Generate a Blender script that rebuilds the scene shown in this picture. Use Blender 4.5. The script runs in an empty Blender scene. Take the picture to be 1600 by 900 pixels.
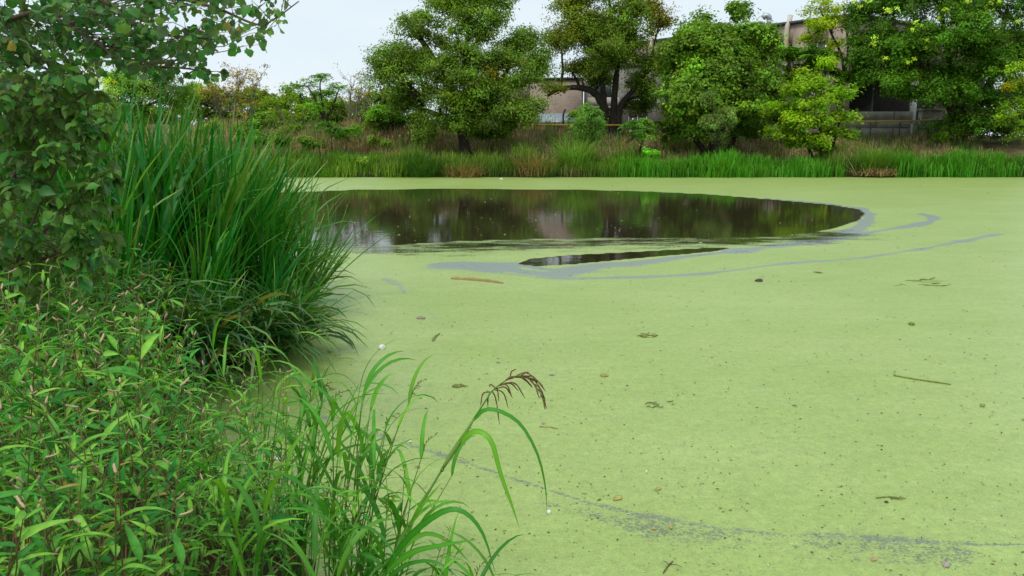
import bpy, math, random
import numpy as np
from mathutils import Matrix, Vector, Euler
R = math.radians
rng = np.random.default_rng(7)
random.seed(7)
scene = bpy.context.scene
col = scene.collection

# ------------------------------------------------------------------ camera
F = 1256.0                      # focal length in pixels of a 1600 px wide frame
PITCH = R(10.55)
EYE = 2.2                       # eye above the water, which is z = 0
cam_d = bpy.data.cameras.new('camera')
cam_d.sensor_width = 36.0
cam_d.lens = 36.0 * F / 1600.0
cam_d.clip_start = 0.05
cam_d.clip_end = 4000
cam = bpy.data.objects.new('camera', cam_d)
cam.location = (0, 0, EYE)
cam.rotation_euler = (R(90) - PITCH, 0, 0)
col.objects.link(cam)
scene.camera = cam

# ------------------------------------------------------------------ overcast sky, soft sun
SUN_EL, SUN_AZ = R(58), R(205)          # azimuth clockwise from +Y (behind and left of the camera)
world = bpy.data.worlds.new('World')
scene.world = world
world.use_nodes = True
wn, wl = world.node_tree.nodes, world.node_tree.links
wn.clear()
w_out = wn.new('ShaderNodeOutputWorld')
w_bg = wn.new('ShaderNodeBackground')
w_bg.inputs['Strength'].default_value = 0.082
w_sky = wn.new('ShaderNodeTexSky')
w_sky.sky_type = 'NISHITA'
w_sky.sun_disc = False
w_sky.sun_elevation = SUN_EL
w_sky.sun_rotation = SUN_AZ
w_co = wn.new('ShaderNodeTexCoord')
w_map = wn.new('ShaderNodeMapping')
w_map.inputs['Scale'].default_value = (1.0, 1.0, 4.5)
w_noise = wn.new('ShaderNodeTexNoise')
w_noise.inputs['Scale'].default_value = 2.6
w_noise.inputs['Detail'].default_value = 5
w_noise.inputs['Roughness'].default_value = 0.55
w_ramp = wn.new('ShaderNodeValToRGB')
w_ramp.color_ramp.elements[0].position = 0.30
w_ramp.color_ramp.elements[0].color = (7.4, 8.8, 9.7, 1)
w_ramp.color_ramp.elements[1].position = 0.66
w_ramp.color_ramp.elements[1].color = (8.6, 9.5, 10.1, 1)
w_mix = wn.new('ShaderNodeMixRGB')
w_mix.inputs['Fac'].default_value = 0.93
wl.new(w_co.outputs['Generated'], w_map.inputs['Vector'])
wl.new(w_map.outputs['Vector'], w_noise.inputs['Vector'])
wl.new(w_noise.outputs['Fac'], w_ramp.inputs['Fac'])
wl.new(w_sky.outputs['Color'], w_mix.inputs['Color1'])
wl.new(w_ramp.outputs['Color'], w_mix.inputs['Color2'])
wl.new(w_mix.outputs['Color'], w_bg.inputs['Color'])
wl.new(w_bg.outputs['Background'], w_out.inputs['Surface'])

sun_d = bpy.data.lights.new('sun', 'SUN')
sun_d.energy = 1.5
sun_d.angle = R(18)
sun_d.color = (1.0, 0.94, 0.83)
sun = bpy.data.objects.new('sun', sun_d)
sd = Vector((math.sin(SUN_AZ) * math.cos(SUN_EL), math.cos(SUN_AZ) * math.cos(SUN_EL), math.sin(SUN_EL)))
sun.rotation_euler = sd.to_track_quat('Z', 'Y').to_euler()
sun.location = sd * 50
col.objects.link(sun)

scene.render.engine = 'CYCLES'
scene.cycles.use_denoising = True
scene.cycles.max_bounces = 6
scene.cycles.diffuse_bounces = 3
scene.cycles.glossy_bounces = 3
scene.cycles.transmission_bounces = 4
scene.cycles.transparent_max_bounces = 8
vs = scene.view_settings
vs.view_transform = 'Standard'
vs.look = 'None'
vs.exposure = 0.3
vs.gamma = 1.0
vs.use_curve_mapping = False

# ------------------------------------------------------------------ pixel -> place
def ray(u, v):
    dx, dy = (u - 800.0) / F, (450.0 - v) / F
    c, s = math.cos(PITCH), math.sin(PITCH)
    return np.array((dx, c + dy * s, -s + dy * c))
def at(u, v, Y):
    d = ray(u, v)
    return np.array((0, 0, EYE)) + d * (Y / d[1])
def gnd(u, v, z=0.0):
    d = ray(u, v)
    return np.array((0, 0, EYE)) + d * ((z - EYE) / d[2])
def mpp(Y):
    return Y / F

# ------------------------------------------------------------------ object helpers
def tag(o, label=None, cat=None, group=None, kind=None):
    if label: o['label'] = label
    if cat: o['category'] = cat
    if group: o['group'] = group
    if kind: o['kind'] = kind
    return o
def empty(name, loc=(0, 0, 0), rz=0.0):
    o = bpy.data.objects.new(name, None)
    o.empty_display_size = 0.2
    o.location = loc
    o.rotation_euler = (0, 0, rz)
    col.objects.link(o)
    return o
KIDS = {}
def link(name, me, parent=None, mat=None):
    if mat is not None and not me.materials:
        me.materials.append(mat)
    o = bpy.data.objects.new(name, me)
    col.objects.link(o)
    if parent is not None:
        o.parent = parent
        KIDS.setdefault(parent.name, []).append(o)
    return o
def copy_tree(o, parent=None):
    c = o.copy()
    col.objects.link(c)
    c.parent = parent
    for ch in KIDS.get(o.name, ()):
        copy_tree(ch, c)
    return c

class Geo:
    """collects vertex, face and tint arrays and makes one mesh of them"""
    def __init__(self):
        self.V, self.Q, self.T, self.C, self.n = [], [], [], [], 0
    def add(self, V, Q=None, T=None, C=None):
        V = np.asarray(V, dtype=np.float64).reshape(-1, 3)
        self.V.append(V)
        if Q is not None and len(Q): self.Q.append(np.asarray(Q, dtype=np.int64).reshape(-1, 4) + self.n)
        if T is not None and len(T): self.T.append(np.asarray(T, dtype=np.int64).reshape(-1, 3) + self.n)
        if C is None: C = np.ones((len(V), 3))
        C = np.asarray(C, dtype=np.float64)
        if C.ndim == 1: C = np.tile(C, (len(V), 1))
        self.C.append(C)
        self.n += len(V)
        return self
    def mesh(self, name, mat=None, smooth=True, origin=None):
        V = np.concatenate(self.V) if self.V else np.zeros((0, 3))
        if origin is not None:
            V = V - np.asarray(origin)
        Q = np.concatenate(self.Q) if self.Q else np.zeros((0, 4), dtype=np.int64)
        T = np.concatenate(self.T) if self.T else np.zeros((0, 3), dtype=np.int64)
        C = np.concatenate(self.C)
        me = bpy.data.meshes.new(name)
        me.vertices.add(len(V))
        me.vertices.foreach_set('co', V.astype(np.float32).ravel())
        me.loops.add(Q.size + T.size)
        me.loops.foreach_set('vertex_index', np.concatenate((Q.ravel(), T.ravel())).astype(np.int32))
        me.polygons.add(len(Q) + len(T))
        st = np.concatenate((np.arange(len(Q)) * 4, Q.size + np.arange(len(T)) * 3)).astype(np.int32)
        me.polygons.foreach_set('loop_start', st)
        if smooth:
            me.polygons.foreach_set('use_smooth', np.ones(len(st), dtype=bool))
        a = me.attributes.new('tint', 'FLOAT_COLOR', 'POINT')
        a.data.foreach_set('color', np.concatenate((C, np.ones((len(C), 1))), axis=1).astype(np.float32).ravel())
        me.update(calc_edges=True)
        me.validate()
        if mat is not None:
            me.materials.append(mat)
        return me

def unit(a):
    return a / np.maximum(np.linalg.norm(a, axis=-1, keepdims=True), 1e-9)

def tube(geo, pts, rad, sides=6, C=None, wob=0.0):
    pts = np.asarray(pts, dtype=float)
    n = len(pts)
    rad = np.broadcast_to(np.asarray(rad, dtype=float), (n,))
    tg = np.gradient(pts, axis=0)
    tg = unit(tg)
    ref = np.array((0.0, 0.0, 1.0)) if abs(tg[0][2]) < 0.9 else np.array((1.0, 0.0, 0.0))
    V = np.zeros((n, sides, 3))
    a = np.arange(sides) * 2 * np.pi / sides
    nrm = unit(np.cross(tg[0], ref))
    for i in range(n):
        nrm = nrm - tg[i] * np.dot(nrm, tg[i])
        nrm = nrm / max(np.linalg.norm(nrm), 1e-9)
        b = np.cross(tg[i], nrm)
        r = rad[i] * (1 + (rng.uniform(-wob, wob, sides) if wob else 0))
        V[i] = pts[i] + (np.cos(a) * r)[:, None] * nrm + (np.sin(a) * r)[:, None] * b
    idx = np.arange(n * sides).reshape(n, sides)
    q = np.stack((idx[:-1], np.roll(idx, -1, 1)[:-1], np.roll(idx, -1, 1)[1:], idx[1:]), axis=-1).reshape(-1, 4)
    V = V.reshape(-1, 3)
    k = len(V)
    V = np.concatenate((V, pts[:1], pts[-1:]))
    t = [(k, idx[0][(j + 1) % sides], idx[0][j]) for j in range(sides)] + [(k + 1, idx[-1][j], idx[-1][(j + 1) % sides]) for j in range(sides)]
    if C is not None and np.ndim(C) == 2:
        C = np.concatenate((np.repeat(C, sides, axis=0), C[:1], C[-1:]))
    geo.add(V, q, t, C)

def bez(pts, n=10):
    """smooth curve through control points (Catmull-Rom)"""
    P = np.asarray(pts, dtype=float)
    P = np.concatenate((2 * P[:1] - P[1:2], P, 2 * P[-1:] - P[-2:-1]))
    out = []
    m = len(P) - 3
    for s in np.linspace(0, m - 1e-6, n):
        i = int(s); t = s - i
        p0, p1, p2, p3 = P[i:i + 4]
        out.append(0.5 * (2 * p1 + (p2 - p0) * t + (2 * p0 - 5 * p1 + 4 * p2 - p3) * t * t + (3 * p1 - p0 - 3 * p2 + p3) * t ** 3))
    return np.array(out)

def box(geo, lo, hi, C=None):
    x0, y0, z0 = lo; x1, y1, z1 = hi
    V = [(x0, y0, z0), (x1, y0, z0), (x1, y1, z0), (x0, y1, z0), (x0, y0, z1), (x1, y0, z1), (x1, y1, z1), (x0, y1, z1)]
    Q = [(0, 3, 2, 1), (4, 5, 6, 7), (0, 1, 5, 4), (1, 2, 6, 5), (2, 3, 7, 6), (3, 0, 4, 7)]
    geo.add(V, Q, None, C)

def blades(geo, base, az, L, lean, curve, width, seg=4, fold=0.0, C=None, tipC=None, tipp=2.5, power=1.3, roll=None, wprof=None):
    """many arching strips at once. base (N,3); angles in radians from the vertical"""
    base = np.asarray(base, dtype=float).reshape(-1, 3)
    N = len(base)
    f = lambda a: np.broadcast_to(np.asarray(a, dtype=float), (N,))
    az, L, lean, curve, width = f(az), f(L), f(lean), f(curve), f(width)
    t = np.linspace(0, 1, seg + 1)
    th = lean[:, None] + curve[:, None] * (t[None, :] ** power)
    mid = (th[:, 1:] + th[:, :-1]) / 2
    dl = (L / seg)[:, None]
    r = np.concatenate((np.zeros((N, 1)), np.cumsum(np.sin(mid) * dl, 1)), 1)
    z = np.concatenate((np.zeros((N, 1)), np.cumsum(np.cos(mid) * dl, 1)), 1)
    dirv = np.stack((np.cos(az), np.sin(az), np.zeros(N)), -1)
    side = np.stack((-np.sin(az), np.cos(az), np.zeros(N)), -1)
    P = base[:, None, :] + r[..., None] * dirv[:, None, :]
    P[..., 2] += z
    nrm = -np.cos(th)[..., None] * dirv[:, None, :]
    nrm[..., 2] += np.sin(th)
    S = np.broadcast_to(side[:, None, :], P.shape)
    if roll is not None:
        ro = f(roll)[:, None] * t[None, :]
        S, nrm = np.cos(ro)[..., None] * S + np.sin(ro)[..., None] * nrm, np.cos(ro)[..., None] * nrm - np.sin(ro)[..., None] * S
    wp = np.interp(t, (0, 0.12, 0.45, 0.8, 1.0), (0.55, 0.85, 1.0, 0.62, 0.03)) if wprof is None else np.interp(t, *wprof)
    w = width[:, None] * wp[None, :] * 0.5
    if fold:
        V = np.stack((P - S * w[..., None], P - nrm * (w * fold)[..., None], P + S * w[..., None]), axis=2)
        k = 3
    else:
        V = np.stack((P - S * w[..., None], P + S * w[..., None]), axis=2)
        k = 2
    idx = np.arange(N * (seg + 1) * k).reshape(N, seg + 1, k)
    q = [np.stack((idx[:, :-1, j], idx[:, :-1, j + 1], idx[:, 1:, j + 1], idx[:, 1:, j]), -1).reshape(-1, 4) for j in range(k - 1)]
    if C is None: C = np.ones((N, 3))
    C = np.broadcast_to(np.asarray(C, dtype=float), (N, 3))
    CC = np.broadcast_to(C[:, None, None, :], V.shape).copy()
    if tipC is not None:
        tipC = np.broadcast_to(np.asarray(tipC, dtype=float), (N, 3))
        a = (t ** tipp)[None, :, None, None]
        CC = CC * (1 - a) + tipC[:, None, None, :] * a
    if fold:
        CC[:, :, 1, :] *= 1.25
    geo.add(V.reshape(-1, 3), np.concatenate(q), None, CC.reshape(-1, 3))

# ------------------------------------------------------------------ materials
def nm(name):
    m = bpy.data.materials.new(name)
    m.use_nodes = True
    nt = m.node_tree
    nt.nodes.clear()
    return m, nt.nodes, nt.links
def setin(node, **kw):
    for k, v in kw.items():
        node.inputs[k.replace('_', ' ')].default_value = v
def leaf_mat(name, color, under=None, rough=0.5, spec=0.35, transl=0.25, var=0.35, hue=0.02, noise=0.0, sick=0.0):
    m, n, l = nm(name)
    out = n.new('ShaderNodeOutputMaterial')
    at_ = n.new('ShaderNodeAttribute'); at_.attribute_name = 'tint'
    oi = n.new('ShaderNodeObjectInfo')
    mul = n.new('ShaderNodeMixRGB'); mul.blend_type = 'MULTIPLY'; mul.inputs['Fac'].default_value = 1
    mul.inputs['Color1'].default_value = (*color, 1)
    l.new(at_.outputs['Color'], mul.inputs['Color2'])
    src = mul.outputs['Color']
    if under:
        g = n.new('ShaderNodeNewGeometry')
        mu = n.new('ShaderNodeMixRGB')
        l.new(g.outputs['Backfacing'], mu.inputs['Fac'])
        l.new(src, mu.inputs['Color1'])
        mu.inputs['Color2'].default_value = (*under, 1)
        src = mu.outputs['Color']
    hs = n.new('ShaderNodeHueSaturation')
    mr = n.new('ShaderNodeMapRange'); mr.inputs['To Min'].default_value = 1 - var; mr.inputs['To Max'].default_value = 1 + var
    l.new(oi.outputs['Random'], mr.inputs['Value'])
    mh = n.new('ShaderNodeMapRange'); mh.inputs['To Min'].default_value = 0.5 + hue; mh.inputs['To Max'].default_value = 0.5 - hue
    l.new(oi.outputs['Random'], mh.inputs['Value'])
    l.new(mr.outputs['Result'], hs.inputs['Value'])
    l.new(mh.outputs['Result'], hs.inputs['Hue'])
    l.new(src, hs.inputs['Color'])
    src = hs.outputs['Color']
    if sick:
        wn2 = n.new('ShaderNodeTexWhiteNoise'); wn2.noise_dimensions = '1D'
        l.new(oi.outputs['Random'], wn2.inputs['W'])
        gt_ = n.new('ShaderNodeMath'); gt_.operation = 'GREATER_THAN'; gt_.inputs[1].default_value = 1 - sick
        l.new(wn2.outputs['Value'], gt_.inputs[0])
        ms = n.new('ShaderNodeMixRGB'); l.new(gt_.outputs['Value'], ms.inputs['Fac']); l.new(src, ms.inputs['Color1'])
        ms.inputs['Color2'].default_value = (0.36, 0.3, 0.08, 1)
        src = ms.outputs['Color']
    if noise:
        tc = n.new('ShaderNodeTexCoord')
        nz = n.new('ShaderNodeTexNoise'); nz.inputs['Scale'].default_value = noise; nz.inputs['Detail'].default_value = 3
        l.new(tc.outputs['Object'], nz.inputs['Vector'])
        r2 = n.new('ShaderNodeMapRange'); setin(r2, From_Min=0.3, From_Max=0.7, To_Min=0.72, To_Max=1.25)
        l.new(nz.outputs['Fac'], r2.inputs['Value'])
        m2 = n.new('ShaderNodeMixRGB'); m2.blend_type = 'MULTIPLY'; m2.inputs['Fac'].default_value = 1
        l.new(src, m2.inputs['Color1']); l.new(r2.outputs['Result'], m2.inputs['Color2'])
        src = m2.outputs['Color']
    p = n.new('ShaderNodeBsdfPrincipled')
    setin(p, Roughness=rough)
    p.inputs['Specular IOR Level'].default_value = spec
    l.new(src, p.inputs['Base Color'])
    tr = n.new('ShaderNodeBsdfTranslucent')
    tm = n.new('ShaderNodeMixRGB'); tm.blend_type = 'MULTIPLY'; tm.inputs['Fac'].default_value = 1
    l.new(src, tm.inputs['Color1']); tm.inputs['Color2'].default_value = (1.9, 1.9, 0.7, 1)
    l.new(tm.outputs['Color'], tr.inputs['Color'])
    mx = n.new('ShaderNodeMixShader'); mx.inputs['Fac'].default_value = transl
    l.new(p.outputs['BSDF'], mx.inputs[1]); l.new(tr.outputs['BSDF'], mx.inputs[2])
    l.new(mx.outputs['Shader'], out.inputs['Surface'])
    return m
def solid_mat(name, c1, c2=None, scale=8.0, rough=0.85, spec=0.3, bump=0.0, bscale=None, detail=6, stretch=None, metal=0.0, tint=True):
    m, n, l = nm(name)
    out = n.new('ShaderNodeOutputMaterial')
    p = n.new('ShaderNodeBsdfPrincipled')
    setin(p, Roughness=rough, Metallic=metal)
    p.inputs['Specular IOR Level'].default_value = spec
    tc = n.new('ShaderNodeTexCoord')
    mp = n.new('ShaderNodeMapping')
    if stretch: mp.inputs['Scale'].default_value = stretch
    l.new(tc.outputs['Object'], mp.inputs['Vector'])
    nz = n.new('ShaderNodeTexNoise'); setin(nz, Scale=scale, Detail=detail, Roughness=0.65)
    l.new(mp.outputs['Vector'], nz.inputs['Vector'])
    rp = n.new('ShaderNodeValToRGB')
    rp.color_ramp.elements[0].position = 0.35; rp.color_ramp.elements[0].color = (*c1, 1)
    rp.color_ramp.elements[1].position = 0.65; rp.color_ramp.elements[1].color = (*(c2 or c1), 1)
    l.new(nz.outputs['Fac'], rp.inputs['Fac'])
    src = rp.outputs['Color']
    if tint:
        a = n.new('ShaderNodeAttribute'); a.attribute_name = 'tint'
        mu = n.new('ShaderNodeMixRGB'); mu.blend_type = 'MULTIPLY'; mu.inputs['Fac'].default_value = 1
        l.new(src, mu.inputs['Color1']); l.new(a.outputs['Color'], mu.inputs['Color2'])
        src = mu.outputs['Color']
    l.new(src, p.inputs['Base Color'])
    if bump:
        nb = n.new('ShaderNodeTexNoise'); setin(nb, Scale=bscale or scale * 3, Detail=6)
        l.new(mp.outputs['Vector'], nb.inputs['Vector'])
        b = n.new('ShaderNodeBump'); setin(b, Strength=bump, Distance=0.03)
        l.new(nb.outputs['Fac'], b.inputs['Height']); l.new(b.outputs['Normal'], p.inputs['Normal'])
    l.new(p.outputs['BSDF'], out.inputs['Surface'])
    return m

M = {}
M['bark'] = solid_mat('bark', (0.03, 0.024, 0.018), (0.075, 0.06, 0.046), 5, 0.95, bump=0.8, stretch=(3, 3, 0.6))
M['bark_pale'] = solid_mat('bark_pale', (0.13, 0.105, 0.08), (0.24, 0.2, 0.16), 5, 0.95, bump=0.5, stretch=(3, 3, 0.6))
M['twig'] = solid_mat('twig', (0.09, 0.06, 0.04), (0.17, 0.12, 0.085), 20, 0.9)
M['canopy'] = leaf_mat('canopy', (0.175, 0.295, 0.036), rough=0.65, spec=0.15, transl=0.28, var=0.0, hue=0.0)
M['cattail'] = leaf_mat('cattail', (0.03, 0.182, 0.012), rough=0.42, spec=0.3, transl=0.22, var=0.4, hue=0.025, sick=0.03)
M['cattail_mass'] = leaf_mat('cattail_mass', (0.03, 0.182, 0.012), rough=0.42, spec=0.3, transl=0.22, var=0.12, hue=0.025)
M['reed'] = leaf_mat('reed', (0.09, 0.2, 0.022), rough=0.55, spec=0.25, transl=0.25, var=0.0, hue=0.0)
M['knotweed'] = leaf_mat('knotweed', (0.1, 0.315, 0.036), rough=0.48, spec=0.25, transl=0.25, var=0.5, hue=0.035, noise=25, sick=0.02)
M['knotweed_mass'] = leaf_mat('knotweed_mass', (0.1, 0.315, 0.036), rough=0.48, spec=0.25, transl=0.25, var=0.12, hue=0.035, noise=25)
M['knotstem'] = solid_mat('knotstem', (0.08, 0.16, 0.03), (0.2, 0.1, 0.05), 9, 0.6)
M['spike'] = solid_mat('spike', (0.42, 0.31, 0.17), (0.56, 0.4, 0.28), 260, 0.8)
M['grass'] = leaf_mat('grass', (0.085, 0.29, 0.022), rough=0.45, spec=0.3, transl=0.28, var=0.3, hue=0.02)
M['culm'] = leaf_mat('culm', (0.12, 0.26, 0.04), rough=0.45, spec=0.4, transl=0.1, var=0.15, hue=0.01)
M['panicle'] = solid_mat('panicle', (0.16, 0.09, 0.04), (0.32, 0.19, 0.09), 220, 0.85, bump=0.6, bscale=500)
M['poplar'] = leaf_mat('poplar', (0.058, 0.185, 0.02), under=(0.12, 0.2, 0.09), rough=0.45, spec=0.35, transl=0.3, var=0.5, hue=0.04, noise=18, sick=0.03)
M['poplar_mass'] = leaf_mat('poplar_mass', (0.058, 0.185, 0.02), under=(0.12, 0.2, 0.09), rough=0.45, spec=0.35, transl=0.3, var=0.12, hue=0.04, noise=18)
M['shrub'] = leaf_mat('shrub', (0.05, 0.18, 0.022), under=(0.09, 0.19, 0.06), rough=0.45, spec=0.3, transl=0.25, var=0.5, hue=0.035, noise=14)
M['shrub_mass'] = leaf_mat('shrub_mass', (0.05, 0.18, 0.022), under=(0.09, 0.19, 0.06), rough=0.45, spec=0.3, transl=0.25, var=0.0, hue=0.035, noise=14)
M['straw'] = leaf_mat('straw', (0.36, 0.265, 0.145), rough=0.8, spec=0.1, transl=0.1, var=0.0, hue=0.0)
M['yellow_paint'] = solid_mat('yellow_paint', (0.55, 0.36, 0.04), (0.42, 0.27, 0.05), 6, 0.5)
M['concrete'] = solid_mat('concrete', (0.32, 0.3, 0.26), (0.5, 0.475, 0.42), 1.6, 0.9, bump=0.4, bscale=12)
M['concrete_dark'] = solid_mat('concrete_dark', (0.16, 0.155, 0.14), (0.27, 0.26, 0.235), 1.2, 0.9, bump=0.4, bscale=12)
M['metal_roof'] = solid_mat('metal_roof', (0.28, 0.34, 0.36), (0.4, 0.46, 0.48), 2, 0.45, metal=0.3)
M['dark_metal_and_shade'] = solid_mat('dark_metal_and_shade', (0.05, 0.05, 0.05), (0.09, 0.085, 0.08), 4, 0.6)  # roofs and posts; also colours in the deep shade of the loading bay
M['white_paint'] = solid_mat('white_paint', (0.62, 0.62, 0.6), (0.5, 0.36, 0.22), 1.3, 0.6)
M['galvanised'] = solid_mat('galvanised', (0.38, 0.4, 0.4), (0.5, 0.52, 0.52), 3, 0.4, metal=0.5)
M['frame'] = solid_mat('frame', (0.5, 0.52, 0.53), (0.62, 0.63, 0.63), 4, 0.6)

def glass_mat():
    m, n, l = nm('window_glass')
    out = n.new('ShaderNodeOutputMaterial'); p = n.new('ShaderNodeBsdfPrincipled')
    setin(p, Base_Color=(0.06, 0.075, 0.08, 1), Roughness=0.12)
    l.new(p.outputs['BSDF'], out.inputs['Surface'])
    return m
M['glass'] = glass_mat()
def brick_mat():
    m, n, l = nm('pink_brick')
    out = n.new('ShaderNodeOutputMaterial'); p = n.new('ShaderNodeBsdfPrincipled'); setin(p, Roughness=0.9)
    tc = n.new('ShaderNodeTexCoord'); 
    sep = n.new('ShaderNodeSeparateXYZ'); l.new(tc.outputs['Object'], sep.inputs['Vector'])
    cb = n.new('ShaderNodeCombineXYZ'); l.new(sep.outputs['X'], cb.inputs['X']); l.new(sep.outputs['Z'], cb.inputs['Y'])
    b = n.new('ShaderNodeTexBrick')
    setin(b, Color1=(0.36, 0.255, 0.2, 1), Color2=(0.45, 0.335, 0.27, 1), Mortar=(0.36, 0.33, 0.29, 1), Scale=1.0)
    b.inputs['Mortar Size'].default_value = 0.012; b.inputs['Brick Width'].default_value = 0.26; b.inputs['Row Height'].default_value = 0.077
    l.new(cb.outputs['Vector'], b.inputs['Vector'])
    nz = n.new('ShaderNodeTexNoise'); setin(nz, Scale=0.6, Detail=6)
    l.new(tc.outputs['Object'], nz.inputs['Vector'])
    r2 = n.new('ShaderNodeMapRange'); setin(r2, From_Min=0.3, From_Max=0.7, To_Min=0.72, To_Max=1.1)
    l.new(nz.outputs['Fac'], r2.inputs['Value'])
    mu = n.new('ShaderNodeMixRGB'); mu.blend_type = 'MULTIPLY'; mu.inputs['Fac'].default_value = 1
    l.new(b.outputs['Color'], mu.inputs['Color1']); l.new(r2.outputs['Result'], mu.inputs['Color2'])
    l.new(mu.outputs['Color'], p.inputs['Base Color'])
    l.new(p.outputs['BSDF'], out.inputs['Surface'])
    return m
M['brick'] = brick_mat()

def ground_mat():
    m, n, l = nm('bank_soil')
    out = n.new('ShaderNodeOutputMaterial'); p = n.new('ShaderNodeBsdfPrincipled'); setin(p, Roughness=0.95)
    p.inputs['Specular IOR Level'].default_value = 0.1
    tc = n.new('ShaderNodeTexCoord')
    n1 = n.new('ShaderNodeTexNoise'); setin(n1, Scale=0.35, Detail=8, Roughness=0.7)
    n2 = n.new('ShaderNodeTexNoise'); setin(n2, Scale=5.0, Detail=8, Roughness=0.7)
    l.new(tc.outputs['Object'], n1.inputs['Vector']); l.new(tc.outputs['Object'], n2.inputs['Vector'])
    r1 = n.new('ShaderNodeValToRGB')
    r1.color_ramp.elements[0].position = 0.38; r1.color_ramp.elements[0].color = (0.1, 0.1, 0.035, 1)
    r1.color_ramp.elements[1].position = 0.6; r1.color_ramp.elements[1].color = (0.25, 0.17, 0.09, 1)
    l.new(n1.outputs['Fac'], r1.inputs['Fac'])
    r2 = n.new('ShaderNodeMapRange'); setin(r2, From_Min=0.3, From_Max=0.7, To_Min=0.55, To_Max=1.3)
    l.new(n2.outputs['Fac'], r2.inputs['Value'])
    mu = n.new('ShaderNodeMixRGB'); mu.blend_type = 'MULTIPLY'; mu.inputs['Fac'].default_value = 1
    l.new(r1.outputs['Color'], mu.inputs['Color1']); l.new(r2.outputs['Result'], mu.inputs['Color2'])
    # damp dark mud close to the water level
    sep = n.new('ShaderNodeSeparateXYZ'); l.new(tc.outputs['Object'], sep.inputs['Vector'])
    r3 = n.new('ShaderNodeMapRange'); setin(r3, From_Min=0.05, From_Max=1.0, To_Min=0.0, To_Max=1.0)
    l.new(sep.outputs['Z'], r3.inputs['Value'])
    mx = n.new('ShaderNodeMixRGB'); mx.inputs['Color1'].default_value = (0.035, 0.03, 0.018, 1)
    l.new(r3.outputs['Result'], mx.inputs['Fac']); l.new(mu.outputs['Color'], mx.inputs['Color2'])
    l.new(mx.outputs['Color'], p.inputs['Base Color'])
    b = n.new('ShaderNodeBump'); setin(b, Strength=0.7, Distance=0.08); l.new(n2.outputs['Fac'], b.inputs['Height']); l.new(b.outputs['Normal'], p.inputs['Normal'])
    l.new(p.outputs['BSDF'], out.inputs['Surface'])
    return m
M['ground'] = ground_mat()

def water_mat():
    m, n, l = nm('pond_water')
    out = n.new('ShaderNodeOutputMaterial'); p = n.new('ShaderNodeBsdfPrincipled')
    setin(p, Base_Color=(0.032, 0.024, 0.013, 1), Roughness=0.05, IOR=1.333)
    tc = n.new('ShaderNodeTexCoord'); mp = n.new('ShaderNodeMapping'); mp.inputs['Scale'].default_value = (1.0, 2.2, 1)
    l.new(tc.outputs['Object'], mp.inputs['Vector'])
    nz = n.new('ShaderNodeTexNoise'); setin(nz, Scale=1.6, Detail=3, Roughness=0.5)
    l.new(mp.outputs['Vector'], nz.inputs['Vector'])
    b = n.new('ShaderNodeBump'); setin(b, Strength=0.10, Distance=0.02)
    l.new(nz.outputs['Fac'], b.inputs['Height']); l.new(b.outputs['Normal'], p.inputs['Normal'])
    l.new(p.outputs['BSDF'], out.inputs['Surface'])
    return m
M['water'] = water_mat()

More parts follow.
